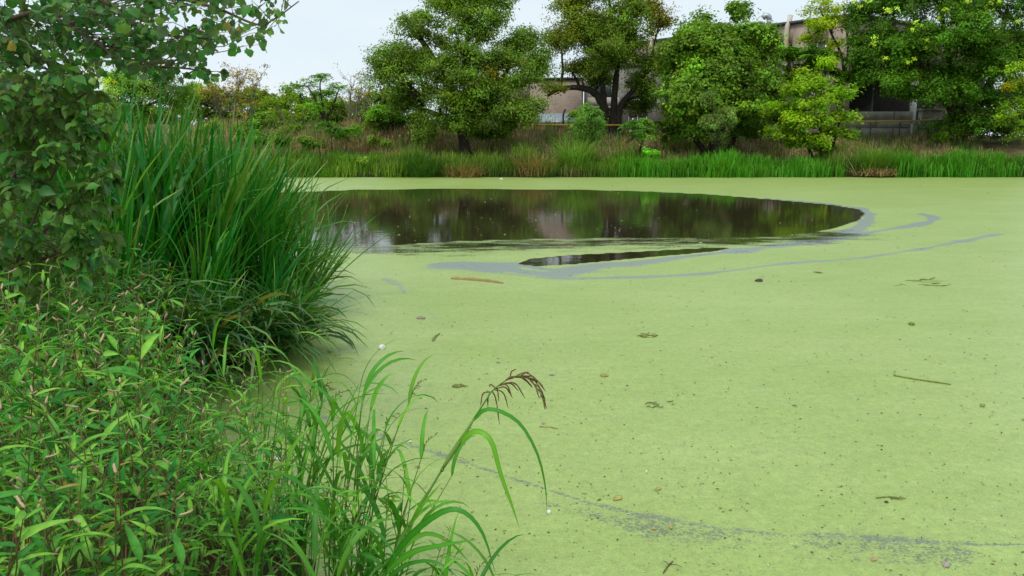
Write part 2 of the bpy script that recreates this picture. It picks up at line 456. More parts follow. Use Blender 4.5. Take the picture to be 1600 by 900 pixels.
def duckweed_mat():
    m, n, l = nm('duckweed')
    out = n.new('ShaderNodeOutputMaterial')
    tc = n.new('ShaderNodeTexCoord')
    def noise(scale, detail=4, rough=0.6, stretch=None):
        nz = n.new('ShaderNodeTexNoise'); setin(nz, Scale=scale, Detail=detail, Roughness=rough)
        if stretch:
            mp = n.new('ShaderNodeMapping'); mp.inputs['Scale'].default_value = stretch
            l.new(tc.outputs['Object'], mp.inputs['Vector']); l.new(mp.outputs['Vector'], nz.inputs['Vector'])
        else:
            l.new(tc.outputs['Object'], nz.inputs['Vector'])
        return nz.outputs['Fac']
    def math_(op, a, b=None):
        k = n.new('ShaderNodeMath'); k.operation = op
        for i, x in enumerate((a, b)):
            if x is None: continue
            if isinstance(x, (int, float)): k.inputs[i].default_value = x
            else: l.new(x, k.inputs[i])
        return k.outputs['Value']
    def remap(x, a, b, c, d):
        r = n.new('ShaderNodeMapRange'); setin(r, From_Min=a, From_Max=b, To_Min=c, To_Max=d)
        l.new(x, r.inputs['Value'])
        return r.outputs['Result']
    # colour: broad drifts, clumps, single fronds
    big = noise(0.4, 8, 0.68, (0.7, 1.3, 1))
    mid = noise(14, 5, 0.7)
    vor = n.new('ShaderNodeTexVoronoi'); setin(vor, Scale=95.0)
    l.new(tc.outputs['Object'], vor.inputs['Vector'])
    rp = n.new('ShaderNodeValToRGB')
    rp.color_ramp.elements[0].position = 0.3; rp.color_ramp.elements[0].color = (0.278, 0.4, 0.08, 1)
    rp.color_ramp.elements[1].position = 0.7; rp.color_ramp.elements[1].color = (0.36, 0.468, 0.14, 1)
    l.new(big, rp.inputs['Fac'])
    sp = n.new('ShaderNodeSeparateColor'); l.new(vor.outputs['Color'], sp.inputs['Color'])
    f1 = remap(sp.outputs['Red'], 0, 1, 0.88, 1.1)
    f2 = remap(mid, 0.3, 0.7, 0.84, 1.12)
    fm = math_('MULTIPLY', math_('MULTIPLY', f1, f2), remap(noise(2.6, 6, 0.7, (0.7, 1.4, 1)), 0.3, 0.7, 0.92, 1.07))
    mu = n.new('ShaderNodeMixRGB'); mu.blend_type = 'MULTIPLY'; mu.inputs['Fac'].default_value = 1
    l.new(rp.outputs['Color'], mu.inputs['Color1']); l.new(fm, mu.inputs['Color2'])
    # yellowish single fronds
    ye = n.new('ShaderNodeMixRGB'); l.new(mu.outputs['Color'], ye.inputs['Color1']); ye.inputs['Color2'].default_value = (0.4, 0.42, 0.1, 1)
    l.new(remap(sp.outputs['Green'], 0.86, 0.95, 0, 0.6), ye.inputs['Fac'])
    p = n.new('ShaderNodeBsdfPrincipled'); setin(p, Roughness=0.42)
    p.inputs['Specular IOR Level'].default_value = 0.5
    # thin film of decaying fronds along the drift lines, sky reflection painted into its grey, broken up grain by grain
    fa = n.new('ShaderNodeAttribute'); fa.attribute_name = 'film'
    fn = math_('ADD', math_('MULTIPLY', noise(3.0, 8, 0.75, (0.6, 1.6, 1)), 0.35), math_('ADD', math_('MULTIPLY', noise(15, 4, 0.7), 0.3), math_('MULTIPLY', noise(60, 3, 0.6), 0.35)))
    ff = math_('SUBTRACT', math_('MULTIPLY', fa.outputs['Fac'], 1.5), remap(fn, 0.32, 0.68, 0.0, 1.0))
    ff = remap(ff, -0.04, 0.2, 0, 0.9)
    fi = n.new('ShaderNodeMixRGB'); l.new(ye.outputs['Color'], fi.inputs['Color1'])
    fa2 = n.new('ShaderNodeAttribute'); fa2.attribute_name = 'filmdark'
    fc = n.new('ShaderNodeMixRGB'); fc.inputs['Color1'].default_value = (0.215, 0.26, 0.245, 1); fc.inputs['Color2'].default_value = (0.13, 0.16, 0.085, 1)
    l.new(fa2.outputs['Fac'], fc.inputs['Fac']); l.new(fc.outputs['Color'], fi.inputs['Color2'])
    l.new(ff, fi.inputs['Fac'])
    l.new(fi.outputs['Color'], p.inputs['Base Color'])
    b = n.new('ShaderNodeBump'); setin(b, Strength=0.35, Distance=0.004)
    l.new(vor.outputs['Distance'], b.inputs['Height']); l.new(b.outputs['Normal'], p.inputs['Normal'])
    # cover: attribute against layered noise, tiny gaps everywhere
    ca = n.new('ShaderNodeAttribute'); ca.attribute_name = 'cover'
    na = noise(1.3, 8, 0.72, (0.55, 1.6, 1))
    nb = noise(45, 3, 0.6)
    th = math_('ADD', math_('MULTIPLY', na, 0.55), math_('MULTIPLY', nb, 0.45))
    th = remap(th, 0.32, 0.68, 0.02, 0.98)
    cov = remap(math_('SUBTRACT', ca.outputs['Fac'], th), -0.05, 0.05, 0, 1)
    gapn = noise(0.8, 4, 0.6)
    spk = noise(26, 4, 0.75)
    gap = remap(math_('ADD', spk, math_('MULTIPLY', gapn, 0.22)), 0.215, 0.245, 0.3, 1)
    al = math_('MULTIPLY', cov, gap)
    tr = n.new('ShaderNodeBsdfTransparent')
    mx = n.new('ShaderNodeMixShader')
    l.new(al, mx.inputs['Fac']); l.new(tr.outputs['BSDF'], mx.inputs[1]); l.new(p.outputs['BSDF'], mx.inputs[2])
    l.new(mx.outputs['Shader'], out.inputs['Surface'])
    return m
M['duckweed'] = duckweed_mat()

# ------------------------------------------------------------------ ground and pond
FAR = 46.5
SHORE = [(0.5, 2.75), (-0.35, 3.1), (-0.95, 3.7), (-1.62, 4.6), (-2.4, 5.7), (-3.1, 6.5), (-3.0, 7.1), (-2.55, 7.6), (-2.4, 8.2), (-2.6, 9.2), (-2.75, 10.4),
         (-3.4, 11.8), (-5.0, 14.0), (-8.0, 20.0), (-13.0, 33.0), (-19.0, 43.0), (-20.0, 45.5), (-16, FAR + 0.3), (-10, FAR - 0.2), (-4, FAR + 0.1), (2, FAR - 0.1),
         (8, FAR + 0.2), (16, FAR), (24, FAR + 0.1), (32, FAR - 0.1), (45, FAR - 3), (60, 38), (66, 22), (60, 6), (40, -2), (18, -1.5), (8, 0.2), (3.2, 1.2), (1.5, 2.1)]
SH = np.array(SHORE)
def inside_poly(P, poly):
    x, y = P[:, 0], P[:, 1]
    r = np.zeros(len(P), dtype=bool)
    q = np.roll(poly, -1, 0)
    for (x0, y0), (x1, y1) in zip(poly, q):
        if y0 == y1: continue
        c = ((y0 > y) != (y1 > y)) & (x < (x1 - x0) * (y - y0) / (y1 - y0) + x0)
        r ^= c
    return r
def seg_dist(P, poly, closed=True):
    a = poly
    b = np.roll(poly, -1, 0) if closed else poly[1:]
    a = a if closed else poly[:-1]
    d = np.full(len(P), 1e9)
    for p, q in zip(a, b):
        e = q - p
        t = np.clip(((P - p) @ e) / max(e @ e, 1e-12), 0, 1)
        d = np.minimum(d, np.linalg.norm(P - p - t[:, None] * e, axis=1))
    return d
def sstep(a, b, x):
    t = np.clip((x - a) / (b - a), 0, 1)
    return t * t * (3 - 2 * t)
def hgt(P):
    P = np.atleast_2d(np.asarray(P, dtype=float))[:, :2]
    ins = inside_poly(P, SH)
    d = seg_dist(P, SH)
    near = 0.7 * (1 - np.exp(-d / 1.1)) + 0.05 * np.sin(P[:, 0] * 2.1 + P[:, 1] * 1.3) * sstep(0, 1, d)
    crest = 3.1 - 0.85 * sstep(-2, 12, P[:, 0])
    far = 0.25 * sstep(0, 1.2, d) + (crest - 0.25) * sstep(2.0, 13.5, d) + 0.12 * np.sin(P[:, 0] * 0.9) * sstep(2, 5, d) + 0.06 * np.sin(P[:, 0] * 2.3 + P[:, 1]) * sstep(2, 5, d)
    w = sstep(18, 42, P[:, 1])
    z = near * (1 - w) + far * w
    return np.where(ins, -0.7 * sstep(0, 1.6, d) - 0.02, z)
def gz(x, y):
    return float(hgt([(x, y)])[0])

xs = np.concatenate(([-900, -400, -200, -100, -60], np.arange(-40, -8, 1.0), np.arange(-8, 4, 0.22), np.arange(4, 60, 1.0), [70, 100, 200, 400, 900]))
ys = np.concatenate(([-900, -300, -100, -40, -20, -10, -5], np.arange(-3, 15, 0.25), np.arange(15, 44, 1.0), np.arange(44, 64, 0.5), [66, 70, 80, 100, 140, 200, 400, 900, 1800]))
X, Y = np.meshgrid(xs, ys)
P2 = np.stack((X.ravel(), Y.ravel()), -1)
Z = hgt(P2)
V = np.concatenate((P2, Z[:, None]), 1)
idx = np.arange(len(V)).reshape(X.shape)
Q = np.stack((idx[:-1, :-1], idx[:-1, 1:], idx[1:, 1:], idx[1:, :-1]), -1).reshape(-1, 4)
g = Geo().add(V, Q)
ground = link('ground', g.mesh('ground', M['ground']))
tag(ground, 'brown earth banks around the pond with dry slope on the far side', 'ground', kind='structure')

xs = np.linspace(-24, 68, 20); ys = np.linspace(-4, 49, 14)
X, Y = np.meshgrid(xs, ys)
V = np.stack((X.ravel(), Y.ravel(), np.zeros(X.size)), -1)
idx = np.arange(len(V)).reshape(X.shape)
Q = np.stack((idx[:-1, :-1], idx[:-1, 1:], idx[1:, 1:], idx[1:, :-1]), -1).reshape(-1, 4)
water = link('water', Geo().add(V, Q).mesh('water', M['water']))
tag(water, 'dark still pond water reflecting the trees', 'water', kind='structure')

# floating duckweed sheet: its cover follows the drifts seen on the pond
rowv = np.concatenate((np.arange(270, 480, 1.6), np.arange(480, 900, 4), np.arange(900, 2300, 40)))
yy = np.array([gnd(800, v)[1] for v in rowv])
cs = np.concatenate((np.linspace(-2.4, -0.34, 40), np.linspace(-0.33, 0.68, 480), np.linspace(0.7, 3.0, 50)))
X = yy[:, None] * cs[None, :]
Y = np.repeat(yy[:, None], len(cs), 1)
P2 = np.stack((X.ravel(), Y.ravel()), -1)
def world2(pts):
    return np.array([gnd(u, v)[:2] for u, v in pts])
cover = np.ones(len(P2))
film = np.zeros(len(P2))
filmdark = np.zeros(len(P2))
def hole(pts, soft, strength=1.0):
    """soft: metres of ragged edge in the pond plane, scaled by distance"""
    global cover
    w = world2(pts)
    ins = inside_poly(P2, w)
    d = seg_dist(P2, w) * np.where(ins, -1, 1)
    k = soft * (P2[:, 1] / 20.0) ** 1.5
    cover = np.minimum(cover, 1 - strength * (1 - sstep(-k * 0.15, k, d)))
    return d
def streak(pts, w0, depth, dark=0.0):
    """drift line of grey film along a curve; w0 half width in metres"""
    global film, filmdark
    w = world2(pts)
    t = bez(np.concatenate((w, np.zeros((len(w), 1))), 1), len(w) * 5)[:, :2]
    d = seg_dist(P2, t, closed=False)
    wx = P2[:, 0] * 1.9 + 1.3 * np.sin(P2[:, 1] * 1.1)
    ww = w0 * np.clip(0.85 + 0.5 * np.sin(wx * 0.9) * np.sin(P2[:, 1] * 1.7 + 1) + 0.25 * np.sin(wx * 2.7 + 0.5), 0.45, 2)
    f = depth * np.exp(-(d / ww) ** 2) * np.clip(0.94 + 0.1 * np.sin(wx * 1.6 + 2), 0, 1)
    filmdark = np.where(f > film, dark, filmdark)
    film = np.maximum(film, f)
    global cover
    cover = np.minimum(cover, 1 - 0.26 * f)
HOLE1 = [(380, 303), (490, 300), (560, 297), (700, 295.5), (900, 297), (1000, 299.5), (1100, 304), (1200, 312), (1300, 321.5), (1335, 327), (1345, 334), (1335, 344),
         (1300, 356), (1260, 364), (1200, 370), (1100, 372), (1000, 371), (900, 372), (800, 374), (700, 377), (620, 382), (560, 384), (500, 380), (380, 366)]
HOLE2 = [(812, 413), (830, 405), (900, 399), (1000, 394), (1100, 388.5), (1137, 388), (1115, 392.5), (1000, 403), (900, 412), (840, 416)]
d1 = hole(HOLE1, 0.22)
d2 = hole(HOLE2, 0.14)
# broken lower edge of the large opening
w = world2([(500, 388), (700, 385), (850, 380), (1000, 377), (1150, 375), (1280, 368)])
d = seg_dist(P2, w, closed=False)
cover = np.minimum(cover, 1 - 0.6 * (1 - sstep(0.1, 2.4, d)))
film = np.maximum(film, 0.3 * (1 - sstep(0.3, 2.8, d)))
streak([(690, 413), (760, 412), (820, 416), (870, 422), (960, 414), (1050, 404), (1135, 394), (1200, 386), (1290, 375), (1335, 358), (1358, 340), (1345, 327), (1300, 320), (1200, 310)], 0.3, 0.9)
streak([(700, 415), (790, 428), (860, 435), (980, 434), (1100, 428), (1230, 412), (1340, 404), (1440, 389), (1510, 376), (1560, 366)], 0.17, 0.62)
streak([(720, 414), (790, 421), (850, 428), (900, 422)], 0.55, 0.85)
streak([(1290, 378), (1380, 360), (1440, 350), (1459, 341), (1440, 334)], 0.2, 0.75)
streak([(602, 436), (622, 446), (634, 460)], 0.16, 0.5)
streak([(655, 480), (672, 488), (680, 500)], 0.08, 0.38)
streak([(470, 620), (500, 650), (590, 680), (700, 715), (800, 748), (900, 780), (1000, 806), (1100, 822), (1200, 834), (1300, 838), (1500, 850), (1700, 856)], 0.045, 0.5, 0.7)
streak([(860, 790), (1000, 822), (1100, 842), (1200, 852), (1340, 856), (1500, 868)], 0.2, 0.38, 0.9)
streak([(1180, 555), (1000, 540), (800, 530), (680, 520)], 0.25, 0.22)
cover -= 0.06 * (1 - sstep(3.5, 9, P2[:, 1]))
V = np.concatenate((P2, np.full((len(P2), 1), 0.004)), 1)
idx = np.arange(len(V)).reshape(X.shape)
Q = np.stack((idx[:-1, :-1], idx[:-1, 1:], idx[1:, 1:], idx[1:, :-1]), -1).reshape(-1, 4)[:, ::-1]
me = Geo().add(V, Q).mesh('duckweed', M['duckweed'])
a = me.attributes.new('cover', 'FLOAT', 'POINT')
a.data.foreach_set('value', cover.astype(np.float32))
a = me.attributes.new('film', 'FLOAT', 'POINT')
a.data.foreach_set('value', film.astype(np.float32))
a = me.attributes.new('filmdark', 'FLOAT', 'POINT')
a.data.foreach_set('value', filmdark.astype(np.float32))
duck = link('duckweed', me)
tag(duck, 'pale green mat of duckweed floating over the whole pond', 'duckweed', kind='stuff')

# ------------------------------------------------------------------ buildings beyond the far bank
def oriented(name, p0, p1, parent=None):
    """an Empty at p0 whose X axis runs to p1"""
    o = empty(name, (p0[0], p0[1], 0), math.atan2(p1[1] - p0[1], p1[0] - p0[0]))
    return o
def bpart(name, boxes, mat, parent, smooth=False):
    g = Geo()
    for lo, hi in boxes: box(g, lo, hi)
    return link(name, g.mesh(name, M[mat], smooth), parent)
def add_window(parent, x0, x1, z0, z1, nx=2, pane='glass'):
    fr = bpart('window', [((x0, 0.10, z0), (x0 + 0.07, 0.19, z1)), ((x1 - 0.07, 0.10, z0), (x1, 0.19, z1)),
                          ((x0 + 0.07, 0.10, z0), (x1 - 0.07, 0.19, z0 + 0.07)), ((x0 + 0.07, 0.10, z1 - 0.07), (x1 - 0.07, 0.19, z1))], 'frame', parent)
    w = (x1 - x0 - 0.14) / nx
    for i in range(nx):
        bpart('pane', [((x0 + 0.07 + i * w + 0.025, 0.14, z0 + 0.07), (x0 + 0.07 + (i + 1) * w - 0.025, 0.16, z1 - 0.07))], pane, fr)
        if i:
            bpart('mullion', [((x0 + 0.07 + i * w - 0.024, 0.11, z0 + 0.071), (x0 + 0.07 + i * w + 0.024, 0.18, z1 - 0.071))], 'frame', fr)
    bpart('sill', [((x0 - 0.1, -0.1, z0 - 0.09), (x1 + 0.1, 0.09, z0 - 0.003))], 'concrete', fr)
def facade(parent, x0, x1, z0, z1, openings, thick=0.35, mat='brick'):
    """a wall plane y in [0, thick] with rectangular openings cut out, as one mesh of blocks"""
    xsx = sorted({x0, x1, *[o[0] for o in openings], *[o[1] for o in openings]})
    zsz = sorted({z0, z1, *[o[2] for o in openings], *[o[3] for o in openings]})
    g = Geo()
    for i in range(len(xsx) - 1):
        j = 0
        while j < len(zsz) - 1:
            def solid(jj):
                cx, cz = (xsx[i] + xsx[i + 1]) / 2, (zsz[jj] + zsz[jj + 1]) / 2
                return not any(o[0] < cx < o[1] and o[2] < cz < o[3] for o in openings)
            if not solid(j): j += 1; continue
            k = j
            while k + 1 < len(zsz) - 1 and solid(k + 1): k += 1
            box(g, (xsx[i], 0, zsz[j]), (xsx[i + 1], thick, zsz[k + 1]))
            j = k + 1
    return link('wall', g.mesh('wall', M[mat], False), parent)

# tall pinkish brick block running back to the left
pR, pL = (24.9, 61.3), (7.5, 85.0)
ROOF = 10.95
b1 = oriented('brick_building', pL, pR)
LB = math.hypot(pR[0] - pL[0], pR[1] - pL[1])
ops = []
xk = 0.8
while xk + 2.2 < LB - 0.5:
    for z0 in (7.6, 4.2):
        ops.append((xk, xk + 1.9, z0, z0 + 1.9))
    xk += 3.1
facade(b1, 0, LB, 1.5, ROOF, ops)
for o in ops: add_window(b1, *o, nx=2, pane='glass')
bpart('side_wall', [((LB - 0.35, 0.355, 7.62), (LB, 16, ROOF)), ((0, 0.355, 1.5), (0.35, 16, ROOF)), ((0.352, 15.65, 1.5), (LB - 0.352, 16, ROOF))], 'brick', b1)
bpart('inner_wall', [((LB - 6, 4.0, 1.5), (LB - 0.4, 4.3, 6.99))], 'dark_metal_and_shade', b1)
bpart('floor_slab', [((0.36, 0.37, 3.5), (LB - 0.36, 15.6, 3.7)), ((0.36, 0.37, 7.0), (LB - 0.36, 15.6, 7.2))], 'concrete_dark', b1)
rf = bpart('roof', [((-0.2, -0.2, ROOF + 0.003), (LB + 0.2, 16.2, ROOF + 0.22))], 'dark_metal_and_shade', b1)
for xx, hh in ((LB - 8.2, 0.81), (LB - 9.3, 0.4)):
    g = Geo()
    tube(g, [(xx, 1.2, ROOF + 0.2), (xx, 1.2, ROOF + 0.2 + hh)], 0.2 if hh > 0.8 else 0.38, 12)
    if hh > 0.8:
        tube(g, bez([(xx, 1.2, ROOF + hh), (xx, 1.15, ROOF + hh + 0.2), (xx - 0.18, 1.0, ROOF + hh + 0.3), (xx - 0.38, 0.85, ROOF + hh + 0.12)], 8), 0.22, 12)
    else:
        tube(g, [(xx, 1.2, ROOF + 0.2 + hh), (xx, 1.2, ROOF + 0.35 + hh)], [0.5, 0.42], 12)
    link('roof_vent', g.mesh('roof_vent', M['galvanised'], True), b1)
for xx in (LB - 5.4, LB - 20.0):
    g = Geo(); tube(g, [(xx, -0.25, 2.2), (xx, -0.25, ROOF - 0.2), (xx, -0.05, ROOF + 0.1), (xx, 0.1, ROOF + 0.7)], 0.2, 10)
    link('drainpipe', g.mesh('drainpipe', M['white_paint'], True), b1)
tag(b1, 'long pinkish brick factory block with flat dark roof edge behind the trees', 'building')

# low pinkish wing seen under the second tree
b2 = oriented('brick_wing', (-3.5, 67.5), (5.5, 66.5))
LW = 9.06
ops = [(1.0, 2.4, 3.6, 5.2), (3.6, 5.0, 3.6, 5.2)]
facade(b2, 0, LW, 1.5, 6.85, ops)
for o in ops: add_window(b2, *o)
bpart('side_wall', [((LW - 0.35, 0.355, 1.5), (LW, 9, 6.85)), ((0, 0.355, 1.5), (0.35, 9, 6.85))], 'brick', b2)
bpart('roof', [((-0.15, -0.15, 6.853), (LW + 0.15, 9.15, 7.0))], 'dark_metal_and_shade', b2)
tag(b2, 'low pinkish brick wing standing between the two largest trees', 'building')

# grey block with balconies behind the second tree
b3 = oriented('grey_building', (6.2, 71.0), (13.0, 70.0))
LG = 6.87
ops = [(0.8, 2.4, 5.4, 7.2), (3.8, 5.4, 5.4, 7.2), (0.8, 2.4, 2.8, 4.2), (3.8, 5.4, 2.8, 4.2)]
facade(b3, 0, LG, 1.5, 8.2, ops, mat='concrete_dark')
for o in ops: add_window(b3, *o)
bpart('balcony', [((0.3, -1.0, 4.7), (3.0, -0.003, 4.85)), ((0.3, -1.0, 4.853), (3.0, -0.95, 5.6))], 'concrete', b3)
bpart('roof', [((-0.15, -0.15, 8.203), (LG + 0.15, 7, 8.4))], 'dark_metal_and_shade', b3)
tag(b3, 'grey rendered building with a small balcony behind the dark trunk', 'building')

# grey shed with pale metal roof
sx0, sx1 = at(846, 200, 61)[0], at(906, 200, 61)[0]
sh = empty('metal_shed', (sx0, 61.0, 0))
wv = sx1 - sx0
for i in range(8):
    bpart('panel', [((i * wv / 8 + 0.012, -0.02 - 0.012 * (i % 2), 1.6), ((i + 1) * wv / 8 - 0.012, 0.03, 3.22))], 'concrete_dark', sh)
bpart('back_wall', [((0.0, 0.05, 1.6), (wv, 2.4, 3.2))], 'concrete_dark', sh)
g = Geo()
V = [(-0.2, -0.45, 3.3), (wv + 0.2, -0.45, 3.3), (wv + 0.2, 2.6, 4.0), (-0.2, 2.6, 4.0), (-0.2, -0.45, 3.42), (wv + 0.2, -0.45, 3.42), (wv + 0.2, 2.6, 4.12), (-0.2, 2.6, 4.12)]
g.add(V, [(0, 3, 2, 1), (4, 5, 6, 7), (0, 1, 5, 4), (1, 2, 6, 5), (2, 3, 7, 6), (3, 0, 4, 7)])
link('roof', g.mesh('roof', M['metal_roof'], False), sh)
g = Geo(); tube(g, [(wv * 0.55, -0.6, 1.8), (wv * 0.55, -0.6, 3.9), (wv * 0.55 + 0.15, -0.6, 4.3)], 0.07, 8)
link('pole', g.mesh('pole', M['dark_metal_and_shade']), sh)
tag(sh, 'small grey shed with pale blue metal roof left of the grey shrub', 'shed')

# wall of big concrete blocks, right of the yellow bush
wx0 = at(1322, 190, 60)[0]
wl_ = oriented('block_wall', (wx0, 60.4), (wx0 + 10, 59.8))
rowz = [1.75, 2.35, 2.95, 3.55]
for r, z in enumerate(rowz):
    x = -1.2 if r % 2 else 0.0
    while x < 4.6:
        x1 = min(x + 2.38, 4.9)
        g = Geo()
        j = rng.uniform(-0.025, 0.025)
        box(g, (x + 0.03, 0.0 + j, z + 0.02), (x1 - 0.03, 0.5 + j, z + 0.58))
        o = link('concrete_block', g.mesh('concrete_block', M['concrete'], False), wl_)
        x = x1 + 0.02
bpart('mortar', [((-1.2, 0.06, 1.6), (4.9, 0.44, 4.13))], 'concrete_dark', wl_)
tag(wl_, 'wall of large pale concrete blocks behind the yellow pipe', 'wall')
px = at(1440, 190, 59)[0]
pl_ = empty('concrete_pier', (px, 59.0, 0))
g = Geo(); box(g, (0, 0, 1.6), (1.5, 0.6, 4.15)); link('pier', g.mesh('pier', M['concrete'], False), pl_)
bpart('cap', [((-0.08, -0.08, 4.153), (1.58, 0.68, 4.3))], 'concrete', pl_)
bpart('buttress', [((-0.55, 0.1, 1.6), (-0.15, 0.45, 3.3))], 'concrete', pl_)
tag(pl_, 'square grey concrete pier right of the block wall', 'pier')
# recessed loading bay above the block wall, its deep shade put into dark surfaces
db = empty('loading_bay', (wx0 + 0.5, 62.5, 0))
bpart('roof', [((-0.5, -0.6, 9.803), (16, 9.5, 10.05))], 'dark_metal_and_shade', db)
bpart('upper_wall', [((-0.5, -0.3, 7.4), (16, 0.0, 9.8))], 'brick', db)
bpart('back_wall', [((-0.5, 9.1, 1.6), (16, 9.4, 9.8))], 'dark_metal_and_shade', db)
bpart('door', [((1.2, 9.0, 2.0), (3.4, 9.09, 6.2))], 'dark_metal_and_shade', db)
bpart('side_wall', [((-0.5, 0.003, 1.6), (-0.2, 9.09, 9.8))], 'dark_metal_and_shade', db)
bpart('ceiling', [((-0.19, 0.003, 7.45), (16, 9.09, 7.6))], 'dark_metal_and_shade', db)
bpart('column', [((5.2, -0.4, 1.6), (5.6, -0.01, 7.39))], 'frame', db)
bpart('column', [((-0.1, -0.55, 1.6), (0.3, -0.15, 7.39))], 'frame', db)
tag(db, 'dark open loading bay under a flat roof above the concrete blocks', 'building')

# yellow gas pipe on posts along the top of the bank
yp = empty('yellow_pipe', (0, 0, 0))
g = Geo()
pts = [at(640, 196, 57), at(735, 198, 57.5), at(850, 195.5, 57.5), at(990, 195.5, 57.5), at(1200, 192, 57.5), at(1345, 190.5, 57.5), at(1492, 187.5, 57.5)]
tube(g, pts, 0.062, 8)
link('pipe', g.mesh('pipe', M['yellow_paint']), yp)
for u in (655, 730, 872, 955, 1003, 1090, 1180, 1280, 1362, 1408, 1488):
    k = np.interp(u, [640, 735, 850, 990, 1200, 1345, 1492], range(7))
    i = min(int(k), 5); p = pts[i] + (pts[i + 1] - pts[i]) * (k - i)
    z0 = gz(p[0], p[1]) - 0.15
    g = Geo(); tube(g, [(p[0], p[1] + 0.1, z0), (p[0], p[1] + 0.1, p[2] - 0.02)], 0.045, 6)
    link('post', g.mesh('post', M['dark_metal_and_shade']), yp)
tag(yp, 'thin yellow gas pipe on short posts along the far bank', 'pipe')

# ------------------------------------------------------------------ trees on the far side
def leaf_quads(geo, P, N, size, aspect, C):
    n = len(P)
    t = unit(np.cross(N, rng.normal(size=(n, 3))))
    b = np.cross(N, t)
    l = (size * 0.5)[:, None]; w = (size * aspect * 0.5)[:, None]
    bend = N * (size * 0.12)[:, None]
    V = np.stack((P - t * l, P + b * w + bend, P + t * l, P - b * w + bend), 1).reshape(-1, 3)
    Q = np.arange(4 * n).reshape(n, 4)
    geo.add(V, Q, None, np.repeat(C, 4, axis=0))
def crown_leaves(geo, c, r, n_cl, per, rc, size, aspect, tint, tvar=0.25, shell=0.38, flat=0.75, frond=False, up=0.5):
    """leaf clumps through one lobe of a crown; the clumps sit mostly near the lobe's surface"""
    c, r = np.asarray(c, float), np.asarray(r, float)
    d = unit(rng.normal(size=(n_cl, 3)))
    d[:, 2] = np.where(d[:, 2] < -0.55, -d[:, 2], d[:, 2])
    rad = 1 - np.abs(rng.normal(0, shell, n_cl)) * 0.9
    rad = np.clip(rad, 0.1, 1.12)
    ns = max(4, int(4 + 1.6 * r.mean()))
    sd_ = unit(rng.normal(size=(ns, 3))); sd_[:, 2] = np.where(sd_[:, 2] < -0.5, -sd_[:, 2], sd_[:, 2])
    sc = c + sd_ * r * rng.uniform(0.45, 0.82, (ns, 1))
    sr = rng.uniform(0.38, 0.7, ns)
    sk = rng.integers(ns, size=n_cl)
    loose = rng.uniform(size=n_cl) < 0.3
    cp = np.where(loose[:, None], c + d * rad[:, None] * r, sc[sk] + d * (rad * sr[sk])[:, None] * r * np.array((1.05, 1.05, 0.9)))
    tf_ = rng.normal(1.0, tvar * 0.6, ns)[sk][:, None]
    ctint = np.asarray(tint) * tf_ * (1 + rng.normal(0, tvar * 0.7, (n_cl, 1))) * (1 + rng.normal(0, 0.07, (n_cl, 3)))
    ctint = np.clip(ctint, 0.25, 4)
    if not frond:
        k = np.repeat(np.arange(n_cl), per)
        m = len(k)
        off = rng.normal(size=(m, 3)) * np.array((1, 1, flat)) * rc * 0.5
        rr = rc * rng.uniform(0.6, 1.4, n_cl)
        off *= (rr / rc)[k][:, None]
        P = cp[k] + off
        N = unit(d[k] * 0.55 + unit(off) * 0.35 + np.array((0, 0, up)) + rng.normal(0, 0.45, (m, 3)))
        C = ctint[k] * (1 + rng.normal(0, 0.13, (m, 1)))
        leaf_quads(geo, P, N, size * rng.uniform(0.65, 1.35, m), aspect, np.clip(C, 0.1, 5))
    else:
        nf = 9
        k = np.repeat(np.arange(n_cl), nf)
        m = len(k)
        az = rng.uniform(0, 2 * np.pi, m)
        L = rc * rng.uniform(1.0, 1.9, m)
        el = rng.uniform(0.0, 0.9, m)
        lf = max(6, int(per / nf))
        s = np.linspace(0.2, 1.0, lf)
        dx = np.cos(el)[:, None] * L[:, None] * s
        dz = np.sin(el)[:, None] * L[:, None] * s - 0.75 * L[:, None] * s ** 2
        A = np.stack((np.cos(az)[:, None] * dx, np.sin(az)[:, None] * dx, dz), -1)
        sidev = np.stack((-np.sin(az), np.cos(az), np.zeros(m)), -1)
        for sg in (-1, 1):
            P = cp[k][:, None, :] + A + sg * sidev[:, None, :] * size * 0.55
            P = P.reshape(-1, 3)
            N = unit(np.array((0, 0, 1.0)) + rng.normal(0, 0.35, P.shape))
            l = np.full(len(P), size) * rng.uniform(0.8, 1.2, len(P))
            t = np.repeat(sidev * sg + np.stack((np.cos(az), np.sin(az), np.full(m, -0.3)), -1) * 0.5, lf, 0)
            t = unit(t - N * np.sum(t * N, -1, keepdims=True)); b = np.cross(N, t)
            V = np.stack((P - t * l[:, None] * 0.5, P + b * l[:, None] * 0.2, P + t * l[:, None] * 0.5, P - b * l[:, None] * 0.2), 1).reshape(-1, 3)
            C = np.repeat(ctint[k], lf, 0) * (1 + rng.normal(0, 0.1, (len(P), 1)))
            geo.add(V, np.arange(4 * len(P)).reshape(-1, 4), None, np.repeat(np.clip(C, 0.1, 5), 4, 0))
    return cp
def limb(geo, a, b, r0, r1, sag=0.15, n=7, sides=7):
    a, b = np.asarray(a, float), np.asarray(b, float)
    d = b - a; L = np.linalg.norm(d)
    m1 = a + d * 0.35 + np.array((0, 0, sag * L)) + rng.normal(0, 0.04 * L, 3)
    m2 = a + d * 0.7 + np.array((0, 0, sag * 0.7 * L)) + rng.normal(0, 0.05 * L, 3)
    tube(geo, bez([a, m1, m2, b], n), np.linspace(r0, r1, n), sides)

